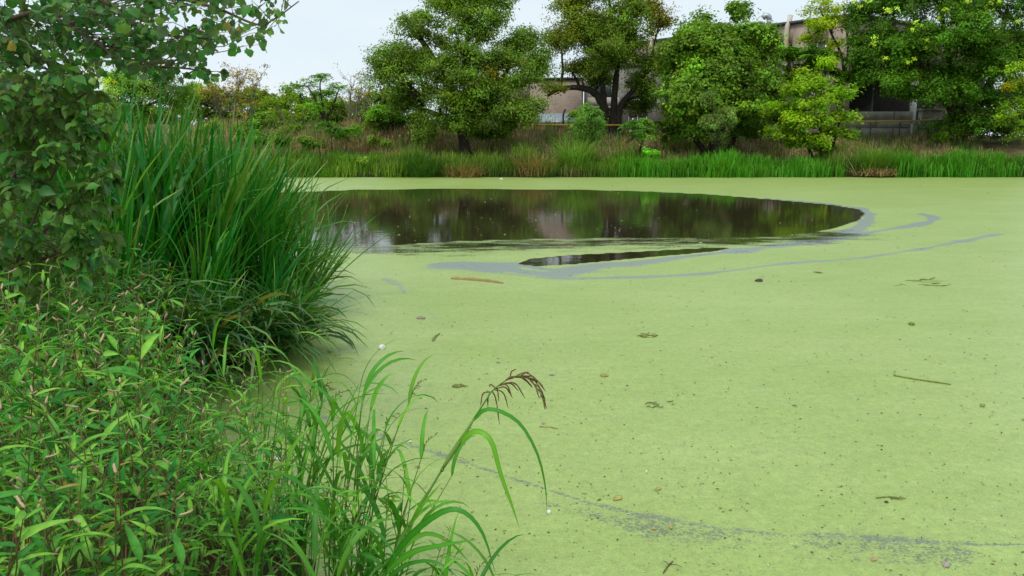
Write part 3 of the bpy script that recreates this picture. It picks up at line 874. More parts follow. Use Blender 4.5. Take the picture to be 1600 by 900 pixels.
def far_tree(name, label, cat, Y, base, blobs, tint, trunk_r=0.25, stems=None, leaf=0.14, aspect=0.6, dens=11, per=78, rc=0.5, fork=0.35,
             frond=False, tvar=0.34, limbs=True, bark='bark', extra=None, group=None, shell=0.42, crown_name='crown', up=0.5):
    """base: trunk pixel (u, v) at depth Y. blobs: (u, v, ru, rv[, dy[, tint factor]]) lobes of the crown in pixels at depth Y + dy"""
    b = at(base[0], base[1], Y)
    z0 = gz(b[0], Y)
    root = empty(name, (b[0], Y, z0))
    org = np.array((b[0], Y, z0))
    gl, gt = Geo(), Geo()
    cents = []
    for bl in blobs:
        u, v, ru, rv = bl[:4]
        dy = bl[4] if len(bl) > 4 else rng.uniform(-1.2, 1.2)
        tf = np.asarray(bl[5]) if len(bl) > 5 else np.ones(3)
        c = at(u, v, Y + dy); s = mpp(Y + dy)
        r = np.array((ru * s, max(ru, rv) * s * 0.85, rv * s))
        ncl = max(5, int(dens * (r[0] * r[1] + r[1] * r[2] + r[0] * r[2])))
        cp = crown_leaves(gl, c, r, ncl, per, rc, leaf, aspect, np.asarray(tint) * tf, tvar, shell, frond=frond, up=up)
        cents.append((c, r, cp))
    zt = max(c[2] for c, _, _ in cents)
    top = np.array((b[0], Y, z0 + (zt - z0) * fork))
    if stems is None:
        tube(gt, bez([org - (0, 0, 0.3), org * 0.5 + top * 0.5 + rng.normal(0, 0.1, 3) * (1, 1, 0), top], 8), np.linspace(trunk_r * 1.25, trunk_r * 0.75, 8), 10, wob=0.12)
        starts = [top]
    else:
        starts = []
        for st in stems:
            pts = [at(u, v, Y) for u, v in st]
            if abs(st[0][1] - base[1]) < 9: pts[0][2] = min(pts[0][2], z0) - 0.25
            n = 4 * len(pts)
            tube(gt, bez(pts, n), np.linspace(trunk_r, trunk_r * 0.35, n), 9, wob=0.1)
            starts += pts[1:]
    if limbs:
        for c, r, cp in cents:
            s = min(starts, key=lambda p: np.linalg.norm(p - c) + (0 if p[2] < c[2] + 0.3 else 3))
            limb(gt, s, c, trunk_r * 0.42, trunk_r * 0.12, 0.08)
            for j in rng.choice(len(cp), min(6, len(cp)), replace=False):
                limb(gt, c + (s - c) * rng.uniform(0.0, 0.3), cp[j], trunk_r * 0.12, 0.015, 0.05, 5, 5)
    link('trunk', gt.mesh('trunk', M[bark], origin=org), root)
    link(crown_name, gl.mesh(crown_name, M['canopy'], smooth=False, origin=org), root)
    tag(root, label, cat, group)
    return root, org

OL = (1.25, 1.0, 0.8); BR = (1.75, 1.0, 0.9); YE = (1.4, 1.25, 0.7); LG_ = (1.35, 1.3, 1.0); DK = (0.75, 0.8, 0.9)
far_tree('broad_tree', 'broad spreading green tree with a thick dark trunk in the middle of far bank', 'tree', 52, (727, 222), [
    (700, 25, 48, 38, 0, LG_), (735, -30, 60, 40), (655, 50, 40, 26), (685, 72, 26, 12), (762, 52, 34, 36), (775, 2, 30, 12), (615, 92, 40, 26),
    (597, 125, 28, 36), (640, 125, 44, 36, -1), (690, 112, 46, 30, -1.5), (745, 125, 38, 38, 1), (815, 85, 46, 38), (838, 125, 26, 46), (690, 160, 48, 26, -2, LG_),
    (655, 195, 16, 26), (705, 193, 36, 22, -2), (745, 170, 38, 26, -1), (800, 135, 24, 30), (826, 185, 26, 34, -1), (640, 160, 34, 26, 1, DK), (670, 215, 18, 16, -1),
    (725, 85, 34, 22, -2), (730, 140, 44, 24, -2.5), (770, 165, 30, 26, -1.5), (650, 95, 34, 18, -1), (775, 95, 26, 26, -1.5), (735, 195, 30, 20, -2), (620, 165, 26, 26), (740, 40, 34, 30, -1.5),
    (792, 100, 22, 10, -1, OL), (765, 122, 14, 9, -2.4, (1.9, 1.05, 0.8)), (760, 212, 42, 14, 1.2, DK), (800, 205, 22, 18, 0)],  # low DK lobe: shadow under the crown put into its tint
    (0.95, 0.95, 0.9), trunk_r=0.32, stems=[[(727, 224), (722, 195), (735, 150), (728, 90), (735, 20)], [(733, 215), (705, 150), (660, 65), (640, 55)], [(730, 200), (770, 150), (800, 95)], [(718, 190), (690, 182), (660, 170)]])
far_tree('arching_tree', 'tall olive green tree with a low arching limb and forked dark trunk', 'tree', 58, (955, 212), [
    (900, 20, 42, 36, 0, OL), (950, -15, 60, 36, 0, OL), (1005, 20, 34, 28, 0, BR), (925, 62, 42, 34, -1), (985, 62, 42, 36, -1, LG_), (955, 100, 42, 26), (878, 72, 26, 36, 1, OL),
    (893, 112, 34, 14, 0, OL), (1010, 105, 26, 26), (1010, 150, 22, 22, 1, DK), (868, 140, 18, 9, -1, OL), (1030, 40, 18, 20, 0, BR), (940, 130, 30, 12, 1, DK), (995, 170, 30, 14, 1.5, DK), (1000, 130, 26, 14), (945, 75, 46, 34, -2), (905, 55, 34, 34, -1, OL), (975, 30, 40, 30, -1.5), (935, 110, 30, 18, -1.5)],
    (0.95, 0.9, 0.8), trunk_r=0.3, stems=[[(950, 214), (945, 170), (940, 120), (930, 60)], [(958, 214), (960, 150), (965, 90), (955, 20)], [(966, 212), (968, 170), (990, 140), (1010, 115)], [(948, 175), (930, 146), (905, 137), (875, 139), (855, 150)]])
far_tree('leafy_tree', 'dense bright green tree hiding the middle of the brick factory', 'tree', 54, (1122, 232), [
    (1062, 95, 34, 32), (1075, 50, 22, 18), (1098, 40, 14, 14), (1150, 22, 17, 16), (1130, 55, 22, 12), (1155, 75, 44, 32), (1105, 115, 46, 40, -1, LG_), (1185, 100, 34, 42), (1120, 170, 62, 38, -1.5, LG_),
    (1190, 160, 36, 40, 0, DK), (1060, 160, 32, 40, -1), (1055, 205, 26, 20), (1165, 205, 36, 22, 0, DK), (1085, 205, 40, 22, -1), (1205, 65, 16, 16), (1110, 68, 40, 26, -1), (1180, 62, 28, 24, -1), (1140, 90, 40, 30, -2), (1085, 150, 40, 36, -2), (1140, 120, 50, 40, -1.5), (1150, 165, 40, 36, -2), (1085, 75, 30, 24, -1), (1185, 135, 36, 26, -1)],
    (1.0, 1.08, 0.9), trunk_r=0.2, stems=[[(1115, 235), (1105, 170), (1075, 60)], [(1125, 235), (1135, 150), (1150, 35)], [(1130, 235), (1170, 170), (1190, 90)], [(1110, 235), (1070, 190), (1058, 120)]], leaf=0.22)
far_tree('yellow_green_tree', 'low spreading yellow-green tree in front of the concrete block wall', 'tree', 50, (1285, 246), [
    (1272, 128, 28, 14), (1292, 100, 12, 9, 0, YE), (1250, 145, 40, 13), (1310, 150, 30, 12), (1228, 172, 32, 11), (1275, 165, 40, 14, -1), (1320, 185, 24, 10), (1265, 195, 50, 13, -1.2),
    (1225, 208, 26, 10), (1310, 212, 28, 10), (1265, 222, 40, 12, -1), (1240, 190, 24, 10, -1.5, YE), (1290, 235, 24, 9), (1255, 120, 14, 9, 0, YE)],
    (1.3, 1.35, 0.5), trunk_r=0.12, fork=0.3, leaf=0.2, aspect=0.5, rc=0.36, dens=8, tvar=0.2, stems=[[(1285, 248), (1282, 190), (1285, 115)], [(1288, 246), (1310, 200), (1318, 160)], [(1282, 246), (1250, 200), (1235, 175)]])
t5, o5 = far_tree('flowering_tree', 'huge dark green tree with pale yellow flower clusters at the right', 'tree', 56, (1505, 222), [
    (1395, 22, 60, 40), (1470, 5, 66, 44), (1550, 10, 60, 50), (1620, 30, 50, 60), (1378, 75, 46, 32), (1450, 80, 56, 38, -1.5), (1530, 90, 56, 42, -1.5), (1600, 110, 46, 46), (1355, 105, 24, 22),
    (1400, 150, 26, 16), (1440, 120, 36, 22), (1480, 148, 46, 26, -2), (1535, 165, 46, 32, 0, DK), (1585, 160, 36, 40), (1500, 195, 40, 18, 1, DK), (1560, 205, 36, 18, 1, DK), (1452, 152, 28, 16, -2), (1420, 60, 50, 34, -1), (1500, 50, 56, 36, -2), (1580, 70, 46, 40, -1.5), (1395, 110, 36, 24, 0), (1360, 30, 30, 26), (1510, 125, 46, 26, -1), (1345, 70, 20, 22), (1372, 122, 30, 14, -1), (1352, 95, 26, 18, -1), (1425, 150, 26, 13, -1), (1405, 128, 26, 16, -2), (1520, 195, 50, 22, -1, DK), (1570, 190, 40, 22, -1, DK)],
    (0.6, 0.84, 0.48), trunk_r=0.34, leaf=0.19, aspect=0.45, dens=8, per=60, stems=[[(1505, 225), (1500, 160), (1480, 80), (1470, 10)], [(1508, 200), (1550, 120), (1570, 30)], [(1500, 190), (1450, 120), (1400, 50)]])
g = Geo()
for u, v in [(1333, 5), (1345, 12), (1358, 3), (1388, 20), (1402, 14), (1432, 35), (1425, 48), (1388, 15), (1436, 40), (1448, 64), (1460, 78), (1484, 50), (1503, 50), (1486, 55), (1478, 15), (1470, 30), (1512, 3), (1540, 12),
             (1550, 5), (1545, 18), (1552, 50), (1560, 55), (1540, 62), (1386, 93), (1420, 98), (1430, 92), (1364, 60), (1365, 70), (1448, 75), (1562, 3), (1590, 35), (1505, 28)]:
    c = at(u, v, 53.2 + rng.uniform(-0.3, 0.8))
    crown_leaves(g, c, (0.16, 0.16, 0.12), 4, 9, 0.16, 0.11, 0.7, (4.6, 3.1, 3.0), 0.12)
link('flowers', g.mesh('flowers', M['canopy'], False, o5), t5)
far_tree('yellowing_tree', 'thin yellowing tree against the roof edge of the brick factory', 'tree', 58.5, (1300, 190), [
    (1280, 15, 24, 20, 0, YE), (1300, 42, 26, 15, 0, YE), (1268, 66, 20, 11, 0, YE), (1298, 72, 20, 11, 0, YE), (1285, 45, 20, 14, -1, YE), (1312, 15, 10, 9, 0, OL), (1262, 40, 10, 8, 0, YE)],
    (1.5, 1.35, 0.7), trunk_r=0.13, per=46, rc=0.4, dens=8, leaf=0.2, aspect=0.4, stems=[[(1300, 195), (1318, 110), (1300, 55), (1280, 12)], [(1312, 150), (1325, 80), (1318, 10)], [(1315, 120), (1285, 90), (1265, 60)]])
far_tree('drooping_tree', 'dark green drooping tree between the bright tree and yellow-green tree', 'tree', 57, (1245, 205), [
    (1238, 92, 24, 20), (1272, 85, 24, 13), (1240, 125, 26, 20), (1270, 110, 22, 14), (1220, 150, 16, 18), (1215, 190, 16, 22, 1, DK), (1290, 100, 28, 22), (1310, 125, 22, 20), (1255, 140, 26, 20)], (0.85, 1.05, 0.85), trunk_r=0.14, frond=True, per=90, rc=0.5, dens=7, leaf=0.22)
far_tree('feathery_tree', 'yellow-green feathery tree cut by the right edge of the picture', 'tree', 49.5, (1605, 235), [
    (1588, 112, 20, 12), (1600, 135, 28, 13), (1570, 140, 12, 8, 0, BR), (1585, 165, 26, 12), (1610, 175, 40, 16), (1580, 190, 24, 12), (1600, 212, 36, 13)], (1.25, 1.25, 0.6), trunk_r=0.12, dens=8, rc=0.36, aspect=0.45)
# shrubs on the far slope
far_tree('silvery_shrub', 'grey-green willow shrub in front of the dense bright tree', 'shrub', 49.3, (1120, 240), [(1113, 160, 12, 16), (1128, 190, 17, 20), (1108, 200, 12, 20), (1140, 180, 9, 12), (1122, 220, 16, 12)],
         (1.25, 1.15, 2.2), trunk_r=0.06, leaf=0.17, aspect=0.28, dens=22, rc=0.3, per=60, up=0.2)
far_tree('grey_shrub', 'rounded grey-green shrub beside the metal shed', 'shrub', 49.8, (918, 228), [(915, 178, 14, 15), (925, 200, 19, 18), (905, 200, 12, 18), (935, 185, 9, 12), (918, 216, 20, 12)],
         (1.0, 1.2, 1.7), trunk_r=0.06, leaf=0.16, aspect=0.3, dens=22, rc=0.3, per=60, up=0.2)
for nme, lab, Yd, bs, bl, tn in (
    ('sumac_shrub', 'palm-like bright shrub poking out left of the rounded grey-green shrub', 51.0, (898, 225), [(898, 182, 9, 7), (930, 178, 8, 5)], (1.2, 1.45, 0.8)),
    ('sumac_shrub', 'blue-green frond shrub right of the forked dark trunk', 53.0, (1002, 222), [(985, 198, 12, 8), (1010, 190, 14, 8), (1028, 200, 10, 10), (1005, 212, 20, 8)], (0.85, 1.05, 1.3)),
    ('sumac_shrub', 'small palm-like dark shrub standing alone on the dry slope', 50.5, (519, 243), [(515, 196, 12, 5), (522, 204, 8, 4)], (0.6, 0.85, 0.9)),
    ('sumac_shrub', 'bushy dark frond shrub just right of the palm-like shrub', 52.0, (541, 240), [(536, 216, 10, 8), (548, 205, 8, 5)], (0.75, 1.0, 0.8)),
    ('sumac_shrub', 'pale frond shrub below the dark pier near the flowering tree', 55.5, (1487, 220), [(1487, 205, 9, 6), (1470, 212, 8, 5), (1500, 200, 8, 6)], (1.3, 1.4, 0.8))):
    far_tree(nme, lab, 'shrub', Yd, bs, bl, tn, trunk_r=0.05, frond=True, per=90, rc=0.42, dens=10, leaf=0.2)

# left background: thin wood above the dry slope
far_tree('round_tree', 'rounded dull green tree above the tall cattails', 'tree', 60, (225, 235), [
    (185, 155, 40, 34), (228, 138, 44, 32), (268, 155, 38, 32), (205, 125, 34, 18), (205, 195, 46, 26), (165, 185, 24, 26), (285, 165, 22, 20), (250, 200, 40, 20)], (1.0, 1.15, 1.2), trunk_r=0.2, dens=8)
far_tree('yellow_blossom_tree', 'tree with yellow blossom seen through the silvery leaves', 'tree', 44, (125, 240), [
    (140, 105, 24, 16, 0, YE), (150, 128, 22, 10, 0, (3.6, 2.2, 0.5)), (115, 125, 20, 14, 0, YE), (125, 150, 22, 16), (100, 175, 24, 24)], (1.3, 1.3, 0.7), trunk_r=0.16, dens=8, rc=0.3, per=40)
far_tree('slender_tree', 'slender pale-stemmed green tree left of the umbrella-shaped tree', 'tree', 60, (447, 225), [
    (428, 168, 18, 16), (450, 155, 15, 13), (440, 188, 22, 12), (472, 180, 16, 14), (462, 195, 18, 10)], (1.25, 1.25, 0.7), trunk_r=0.1, dens=9, rc=0.34, per=44, bark='bark_pale', stems=[[(447, 228), (445, 190), (430, 160)], [(452, 228), (456, 190), (452, 155)], [(473, 230), (472, 200), (474, 180)]])
far_tree('umbrella_tree', 'thin umbrella-topped tree standing above the dry slope', 'tree', 61, (510, 222), [
    (503, 124, 26, 6), (482, 135, 18, 6), (528, 138, 13, 8), (500, 148, 26, 9, 0, LG_), (515, 168, 22, 9, 0, YE), (488, 172, 18, 9, 0, LG_)], (0.8, 1.0, 0.75), trunk_r=0.1, frond=True, per=60, rc=0.5, dens=4.2, leaf=0.2, bark='bark',
    stems=[[(510, 225), (506, 180), (500, 135), (503, 122)], [(507, 190), (490, 150), (480, 135)], [(508, 190), (522, 160), (530, 138)]])
far_tree('olive_tree', 'brownish olive tree between the bare twigs and the broad tree', 'tree', 62, (565, 215), [
    (560, 160, 20, 20, 0, OL), (545, 185, 22, 14, 0, OL), (580, 178, 20, 16), (535, 165, 12, 12, 0, OL)], (1.05, 0.95, 0.85), trunk_r=0.12, dens=6, rc=0.34, per=36, bark='bark_pale')
far_tree('understorey_tree', 'deep green low tree tucked under the left side of the broad tree', 'tree', 57, (612, 218), [
    (605, 178, 26, 14), (630, 165, 20, 20, 1, DK), (590, 190, 20, 10), (640, 190, 22, 12, 1, DK), (620, 195, 22, 8)], (0.85, 1.1, 0.75), trunk_r=0.12, frond=True, per=80, rc=0.5, dens=8, leaf=0.22)
far_tree('dark_bush', 'dark green bush on the slope right of the cattail tops', 'bush', 52, (425, 240), [
    (420, 220, 24, 13), (440, 228, 18, 10), (400, 225, 22, 13), (380, 215, 20, 14), (495, 228, 20, 8, -1), (475, 222, 14, 7)], (0.8, 0.9, 0.7), trunk_r=0.06, dens=12, rc=0.3, limbs=False)
for lab, Yd, bs, bl in (('green bush on the upper slope left of the bare twiggy tree', 56, (335, 225), [(330, 205, 22, 12), (350, 212, 18, 9), (315, 212, 16, 9)]),
                        ('green bush on the upper slope under the slender pale-stemmed tree', 57, (470, 222), [(462, 205, 16, 8), (480, 208, 14, 7), (440, 206, 14, 8)]),
                        ('leafy bush on the upper slope just right of the cattail tips', 55, (405, 225), [(400, 200, 20, 14), (425, 196, 18, 12), (380, 205, 18, 12)]),
                        ('yellow-green bush in the middle of the dry slope', 52, (585, 238), [(585, 222, 14, 7), (605, 226, 10, 6)]),
                        ('olive bush on the upper slope right of the umbrella-topped tree', 57, (560, 222), [(560, 206, 14, 7), (580, 204, 12, 7)])):
    far_tree('slope_bush', lab, 'bush', Yd, bs, bl, (0.95, 1.0, 0.75), trunk_r=0.05, dens=11, rc=0.32, limbs=False, group='bushes on the upper slope')
far_tree('low_bush', 'low pale bush at the foot of the dry slope by the reeds', 'bush', 48.3, (545, 262), [
    (543, 250, 14, 6), (560, 254, 12, 5), (525, 254, 10, 5)], (1.9, 1.8, 1.5), trunk_r=0.03, dens=26, rc=0.2, leaf=0.12, per=40, limbs=False)
far_tree('far_bank_bush', 'bright green bush just above the right-hand cattail bed', 'bush', 48.5, (1018, 250), [
    (1018, 241, 12, 6), (1010, 238, 7, 5)], (1.0, 1.5, 0.7), trunk_r=0.03, dens=26, rc=0.2, leaf=0.14, per=40, limbs=False)
for i, (u, lab, bl, tn) in enumerate((
    (330, 'dense wood-edge tree above the cattail tips', [(320, 152, 34, 26), (296, 170, 32, 30), (345, 168, 34, 28, 0, OL), (375, 175, 34, 30), (330, 195, 50, 24), (395, 165, 26, 26, 0, OL), (385, 198, 40, 20)], (1.0, 1.0, 0.9)),
    (405, 'hazy green tree far behind the slender pale-stemmed tree', [(405, 165, 28, 22), (425, 172, 30, 28), (455, 170, 32, 28), (485, 172, 30, 26), (440, 195, 46, 20), (490, 195, 30, 16)], (1.0, 1.1, 0.8)),
    (545, 'low dark tree far behind the umbrella-topped tree', [(520, 178, 30, 24), (555, 180, 30, 24), (590, 172, 32, 30), (620, 165, 34, 34), (545, 196, 46, 16), (600, 195, 40, 14)], (0.9, 0.95, 0.8)),
    (200, 'dull green tree far behind the rounded tree above the cattails', [(150, 175, 40, 30), (210, 185, 44, 26), (260, 188, 40, 26), (120, 190, 40, 30)], (0.9, 1.0, 0.95)),
    (30, 'dark green tree far behind the broad-leaved shrub', [(20, 150, 50, 40), (80, 165, 46, 36), (-30, 160, 50, 44), (60, 195, 50, 26)], (0.85, 0.95, 0.9)),
    (830, 'dark tree far behind between the low brick wing and broad tree', [(800, 175, 26, 20), (770, 190, 30, 18), (750, 175, 24, 20)], (0.65, 0.8, 0.8)))):
    far_tree('background_tree', lab, 'tree', 72 if i < 5 else 64, (u, 215), bl, tn, trunk_r=0.15, dens=6, rc=0.4, per=44, leaf=0.24)
# bare twiggy trees
def bare_tree(name, label, Y, stems, n_tw=70, leaves=120, r0=0.07):
    b = at(stems[0][0][0], stems[0][0][1], Y); z0 = gz(b[0], Y); org = np.array((b[0], Y, z0))
    root = empty(name, org); gt, gl = Geo(), Geo()
    for st in stems:
        pts = [at(u, v, Y + rng.uniform(-0.5, 0.5)) for u, v in st]
        pts[0][2] = z0 - 0.2
        c = bez(pts, 12)
        tube(gt, c, np.linspace(r0, 0.018, 12), 6)
        for k in range(n_tw // len(stems)):
            i = rng.integers(4, 12); p = c[i]
            e = p + np.array((rng.normal(0, 0.6), rng.normal(0, 0.6), rng.uniform(0.3, 1.5)))
            limb(gt, p, e, 0.018, 0.006, 0.08, 5, 4)
            for q in range(2):
                s = p + (e - p) * rng.uniform(0.4, 0.9)
                limb(gt, s, s + np.array((rng.normal(0, 0.3), rng.normal(0, 0.3), rng.uniform(0.1, 0.6))), 0.009, 0.004, 0.05, 4, 4)
            if rng.uniform() < 0.6:
                crown_leaves(gl, e, (0.25, 0.25, 0.2), 3, max(2, leaves // 12), 0.3, 0.16, 0.5, (2.2, 1.05, 0.95), 0.3)
    link('trunk', gt.mesh('trunk', M['bark_pale'], origin=org), root)
    if gl.n: link('crown', gl.mesh('crown', M['canopy'], False, org), root)
    tag(root, label, 'tree')
bare_tree('bare_tree', 'half-bare twiggy brown tree above the right side of the cattails', 61, [[(362, 235), (365, 190), (370, 150), (375, 130)], [(372, 235), (390, 180), (400, 135)], [(355, 235), (345, 180), (340, 150)]], 120, 110, 0.09)
bare_tree('bare_tree', 'leafless pale sticks left of the broad spreading tree', 59, [[(548, 225), (546, 180), (550, 130)], [(556, 225), (558, 170), (565, 140)], [(563, 225), (572, 170), (578, 140)]], 60, 20, 0.1)

# ------------------------------------------------------------------ growth along the far shore
def scatter(n, x0, x1, y0, y1):
    return np.stack((rng.uniform(x0, x1, n), rng.uniform(y0, y1, n)), -1)
def far_grass(name, label, u0, u1, d0, d1, n, h, w, tint, mat='reed', cat='grass', lean=0.25, curve=0.9, tipC=None, kind='stuff', hvar=0.3, seg=4, patch=0.0, taz=None, dryp=0.0):
    x0, x1 = (u0 - 800) / F * 47.3, (u1 - 800) / F * 47.3
    p = scatter(n, x0, x1, FAR + d0, FAR + d1)
    z = hgt(p)
    z = np.maximum(z, -0.12)
    base = np.concatenate((p, z[:, None]), 1)
    nc = max(6, int((x1 - x0) * (d1 - d0) * 1.1))
    tc_ = scatter(nc, x0, x1, FAR + d0, FAR + d1)
    kk = rng.integers(nc, size=n)
    tuft = rng.uniform(size=n) < 0.75
    p = np.where(tuft[:, None], tc_[kk] + rng.normal(0, 0.32, (n, 2)), p)
    p[:, 1] = np.clip(p[:, 1], FAR + d0 - 0.25, None)
    base = np.concatenate((p, np.maximum(hgt(p), -0.12)[:, None]), 1)
    pv = np.where(tuft, np.clip(rng.normal(1.0, 0.1 + patch * 0.7, nc), 0.45, 1.45)[kk], 0.75)
    L = h * rng.uniform(1 - hvar, 1 + hvar * 0.6, n) * pv
    tt = (1 + rng.normal(0, 0.22, (nc, 1))) * (1 + rng.normal(0, 0.1, (nc, 3)))
    C = np.asarray(tint) * tt[kk] * (1 + rng.normal(0, 0.18, (n, 1)))
    dry = (rng.uniform(size=nc) < dryp)[kk] & (rng.uniform(size=n) < 0.7)
    C[dry] = np.asarray((3.4, 1.15, 5.0)) * rng.uniform(0.6, 1.1, (dry.sum(), 1))
    C = np.clip(C, 0.1, 6)
    g = Geo()
    az = rng.uniform(0, 2 * np.pi, n) if taz is None else rng.normal(taz, 0.8, n)
    blades(g, base, az, L, rng.normal(0, lean, n), np.abs(rng.normal(curve, 0.35, n)), w * rng.uniform(0.7, 1.3, n), seg, C=C, tipC=None if tipC is None else C * 0 + np.asarray(tipC), power=1.8)
    o = link(name, g.mesh(name, M[mat], True))
    tag(o, label, cat, kind=kind)
    return o
far_grass('dry_grass', 'dry brown grass covering the slope of the far bank', 180, 1640, 1.5, 13.5, 32000, 0.45, 0.03, (1.05, 1.08, 1.0), 'straw', 'dry grass', 0.45, 0.8, patch=0.35)
far_grass('brown_weeds', 'dark brown dead weed stalks on the dry slope', 430, 720, 3, 10, 1500, 1.0, 0.02, (0.6, 0.56, 0.5), 'straw', 'weeds', 0.2, 0.3, hvar=0.5)
far_grass('meadow_grass', 'bright yellow-green low growth along the far left shore', 380, 650, -0.1, 4.2, 9500, 0.85, 0.04, (1.35, 1.3, 0.75), 'reed', 'grass', 0.35, 1.0, patch=0.3, dryp=0.05)
far_grass('sedge', 'tall arching green sedge along the middle of the far shore', 600, 985, 0.0, 2.6, 10000, 1.2, 0.03, (1.0, 0.95, 1.1), 'reed', 'grass', 0.28, 1.2, tipC=(2.0, 1.5, 1.0), patch=0.45, dryp=0.12)
far_grass('sedge', 'dull green sedge in front of the yellow-green tree', 1285, 1385, 0.4, 3.5, 1600, 1.1, 0.03, (1.1, 1.0, 1.2), 'reed', 'grass', 0.3, 1.1, patch=0.3, tipC=(1.8, 1.5, 1.0))
far_grass('cattail_bed', 'long even bed of far green cattails below the dense bright tree', 962, 1305, -0.3, 1.7, 6600, 1.1, 0.05, (0.8, 1.35, 0.62), 'reed', 'cattails', 0.14, 0.75, tipC=(1.2, 1.6, 0.8), hvar=0.3, patch=0.2, dryp=0.0)
far_grass('cattail_bed', 'short bed of far green cattails right of the straw tussock', 1372, 1577, -0.3, 1.7, 4400, 1.15, 0.05, (0.8, 1.35, 0.62), 'reed', 'cattails', 0.14, 0.8, tipC=(1.2, 1.6, 0.8), hvar=0.3, patch=0.2, dryp=0.0)
far_grass('cattail_bed', 'bed of far green cattails cut by the right picture edge', 1590, 1800, -0.3, 1.7, 2800, 1.1, 0.05, (0.8, 1.35, 0.62), 'reed', 'cattails', 0.14, 0.8, hvar=0.2, patch=0.1)
far_grass('slope_weeds', 'scattered green weeds over the far bank slope', 380, 1640, 2.2, 12.5, 8500, 0.7, 0.04, (0.95, 0.9, 0.7), 'reed', 'weeds', 0.5, 0.8, patch=0.6, hvar=0.6)
def tussock(name, label, u, Y, n, h, w, tint, mat, spread, rad, tip=None):
    x = (u - 800) / F * (Y + 0.6); org = np.array((x, Y, max(gz(x, Y), -0.03)))
    root = empty(name, org)
    p = rng.normal(0, rad, (n, 2)); base = np.concatenate((p, np.zeros((n, 1))), 1)
    az = np.arctan2(p[:, 1], p[:, 0]) + rng.normal(0, 0.6, n)
    C = np.asarray(tint) * (1 + rng.normal(0, 0.2, (n, 1)))
    g = Geo(); blades(g, base, az, h * rng.uniform(0.6, 1.2, n), np.abs(rng.normal(spread, 0.2, n)), np.abs(rng.normal(1.0, 0.4, n)), w, 5, C=np.clip(C, 0.1, 5), tipC=None if tip is None else np.tile(tip, (n, 1)))
    link('blades', g.mesh('blades', M[mat]), root)
    tag(root, label, 'tussock')
    return root
t = tussock('grass_tussock', 'grey-green grass tussock with a skirt of straw at the far shore', 1352, FAR + 0.5, 420, 1.9, 0.035, (1.1, 1.1, 1.3), 'reed', 0.15, 0.35, (1.6, 1.4, 1.0))
p = rng.normal(0, 0.45, (420, 2)); g = Geo()
blades(g, np.concatenate((p - (0, 0.35), np.zeros((420, 1))), 1), rng.uniform(0, 6.28, 420), rng.uniform(0.5, 1.1, 420), rng.uniform(0.3, 0.9, 420), rng.uniform(0.9, 1.8, 420), 0.04, 4, C=np.tile((1.1, 1.05, 1.0), (420, 1)) * (1 + rng.normal(0, 0.2, (420, 1))))
link('straw_skirt', g.mesh('straw_skirt', M['straw']), t)
g = Geo()
blades(g, [(-1.2, -0.5, 0), (-1.1, -0.4, 0), (-1.35, -0.3, 0)], [2.6, 2.4, 2.9], [1.0, 1.15, 0.9], [0.7, 0.5, 0.8], [0.1, 0.1, 0.1], 0.06, 4, C=np.tile((1.7, 2.0, 2.4), (3, 1)))
link('dead_stalks', g.mesh('dead_stalks', M['straw']), t)
tussock('straw_tussock', 'straw-coloured tussock at the water line below the broad tree', 728, FAR + 0.1, 380, 1.1, 0.035, (0.95, 0.85, 0.7), 'straw', 0.55, 0.45)
tussock('straw_tussock', 'pale straw tussock in the sedge left of the grey-green shrub', 832, FAR + 0.3, 380, 1.5, 0.035, (0.95, 0.85, 0.7), 'straw', 0.3, 0.4)
tussock('dark_tussock', 'dark green tussock at the left end of the far sedge', 660, FAR + 0.2, 420, 1.6, 0.035, (0.55, 0.7, 0.7), 'reed', 0.35, 0.4)
tussock('feathery_tussock', 'pale feathery tussock in front of the grey-green shrub', 893, FAR + 1.2, 420, 2.3, 0.03, (1.5, 1.35, 1.4), 'reed', 0.12, 0.4, (2.2, 2.0, 1.6))

# ------------------------------------------------------------------ cattail stand at the left shore
def one_leaf_mesh(name, mat, L, lean, curve, width, seg=7, fold=0.18, C=(1, 1, 1), tipC=None, az=0.0, base=(0, 0, 0), power=1.6, roll=0.0, tipp=2.5, wprof=None):
    g = Geo()
    blades(g, [base], [az], [L], [lean], [curve], [width], seg, fold, np.array([C]), None if tipC is None else np.array([tipC]), tipp, power, [roll], wprof)
    return g.mesh(name, mat)
CW = ((0, 0.3, 0.75, 0.93, 1.0), (0.8, 1.0, 0.85, 0.5, 0.04))
def cattail_params(n, mode):
    az = rng.uniform(0, 2 * np.pi, n)
    if mode == 'up':
        return az, rng.uniform(0.95, 2.25, n), np.abs(rng.normal(0.13, 0.1, n)), np.abs(rng.normal(0.32, 0.3, n))
    if mode == 'bent':
        return az, rng.uniform(1.3, 2.0, n), np.abs(rng.normal(0.15, 0.1, n)), rng.uniform(0.6, 1.5, n)
    return rng.normal(-1.3, 0.8, n), rng.uniform(0.8, 1.45, n), rng.uniform(0.15, 0.7, n), rng.uniform(1.3, 2.1, n)
protos = {}
STRAW = np.array((9.0, 1.9, 5.0))
for mode, cnt in (('up', 6), ('bent', 4), ('flat', 4)):
    protos[mode] = []
    for k in range(cnt):
        n = int(rng.integers(17, 24))
        az, L, le, cu = cattail_params(n, mode)
        protos[mode].append([(a, l_, e, c, rng.uniform(0.028, 0.044), np.array((1, 1, 1)) * rng.uniform(0.75, 1.25) * ((6.0, 1.2, 8.0) if mode == 'flat' and rng.uniform() < 0.12 else (2.2, 0.95, 4.2) if mode == 'flat' else (1, 1, 1)), (STRAW * rng.uniform(0.6, 1.1) if rng.uniform() < 0.3 else None), rng.uniform(-0.8, 0.8)) for a, l_, e, c in zip(az, L, le, cu)])
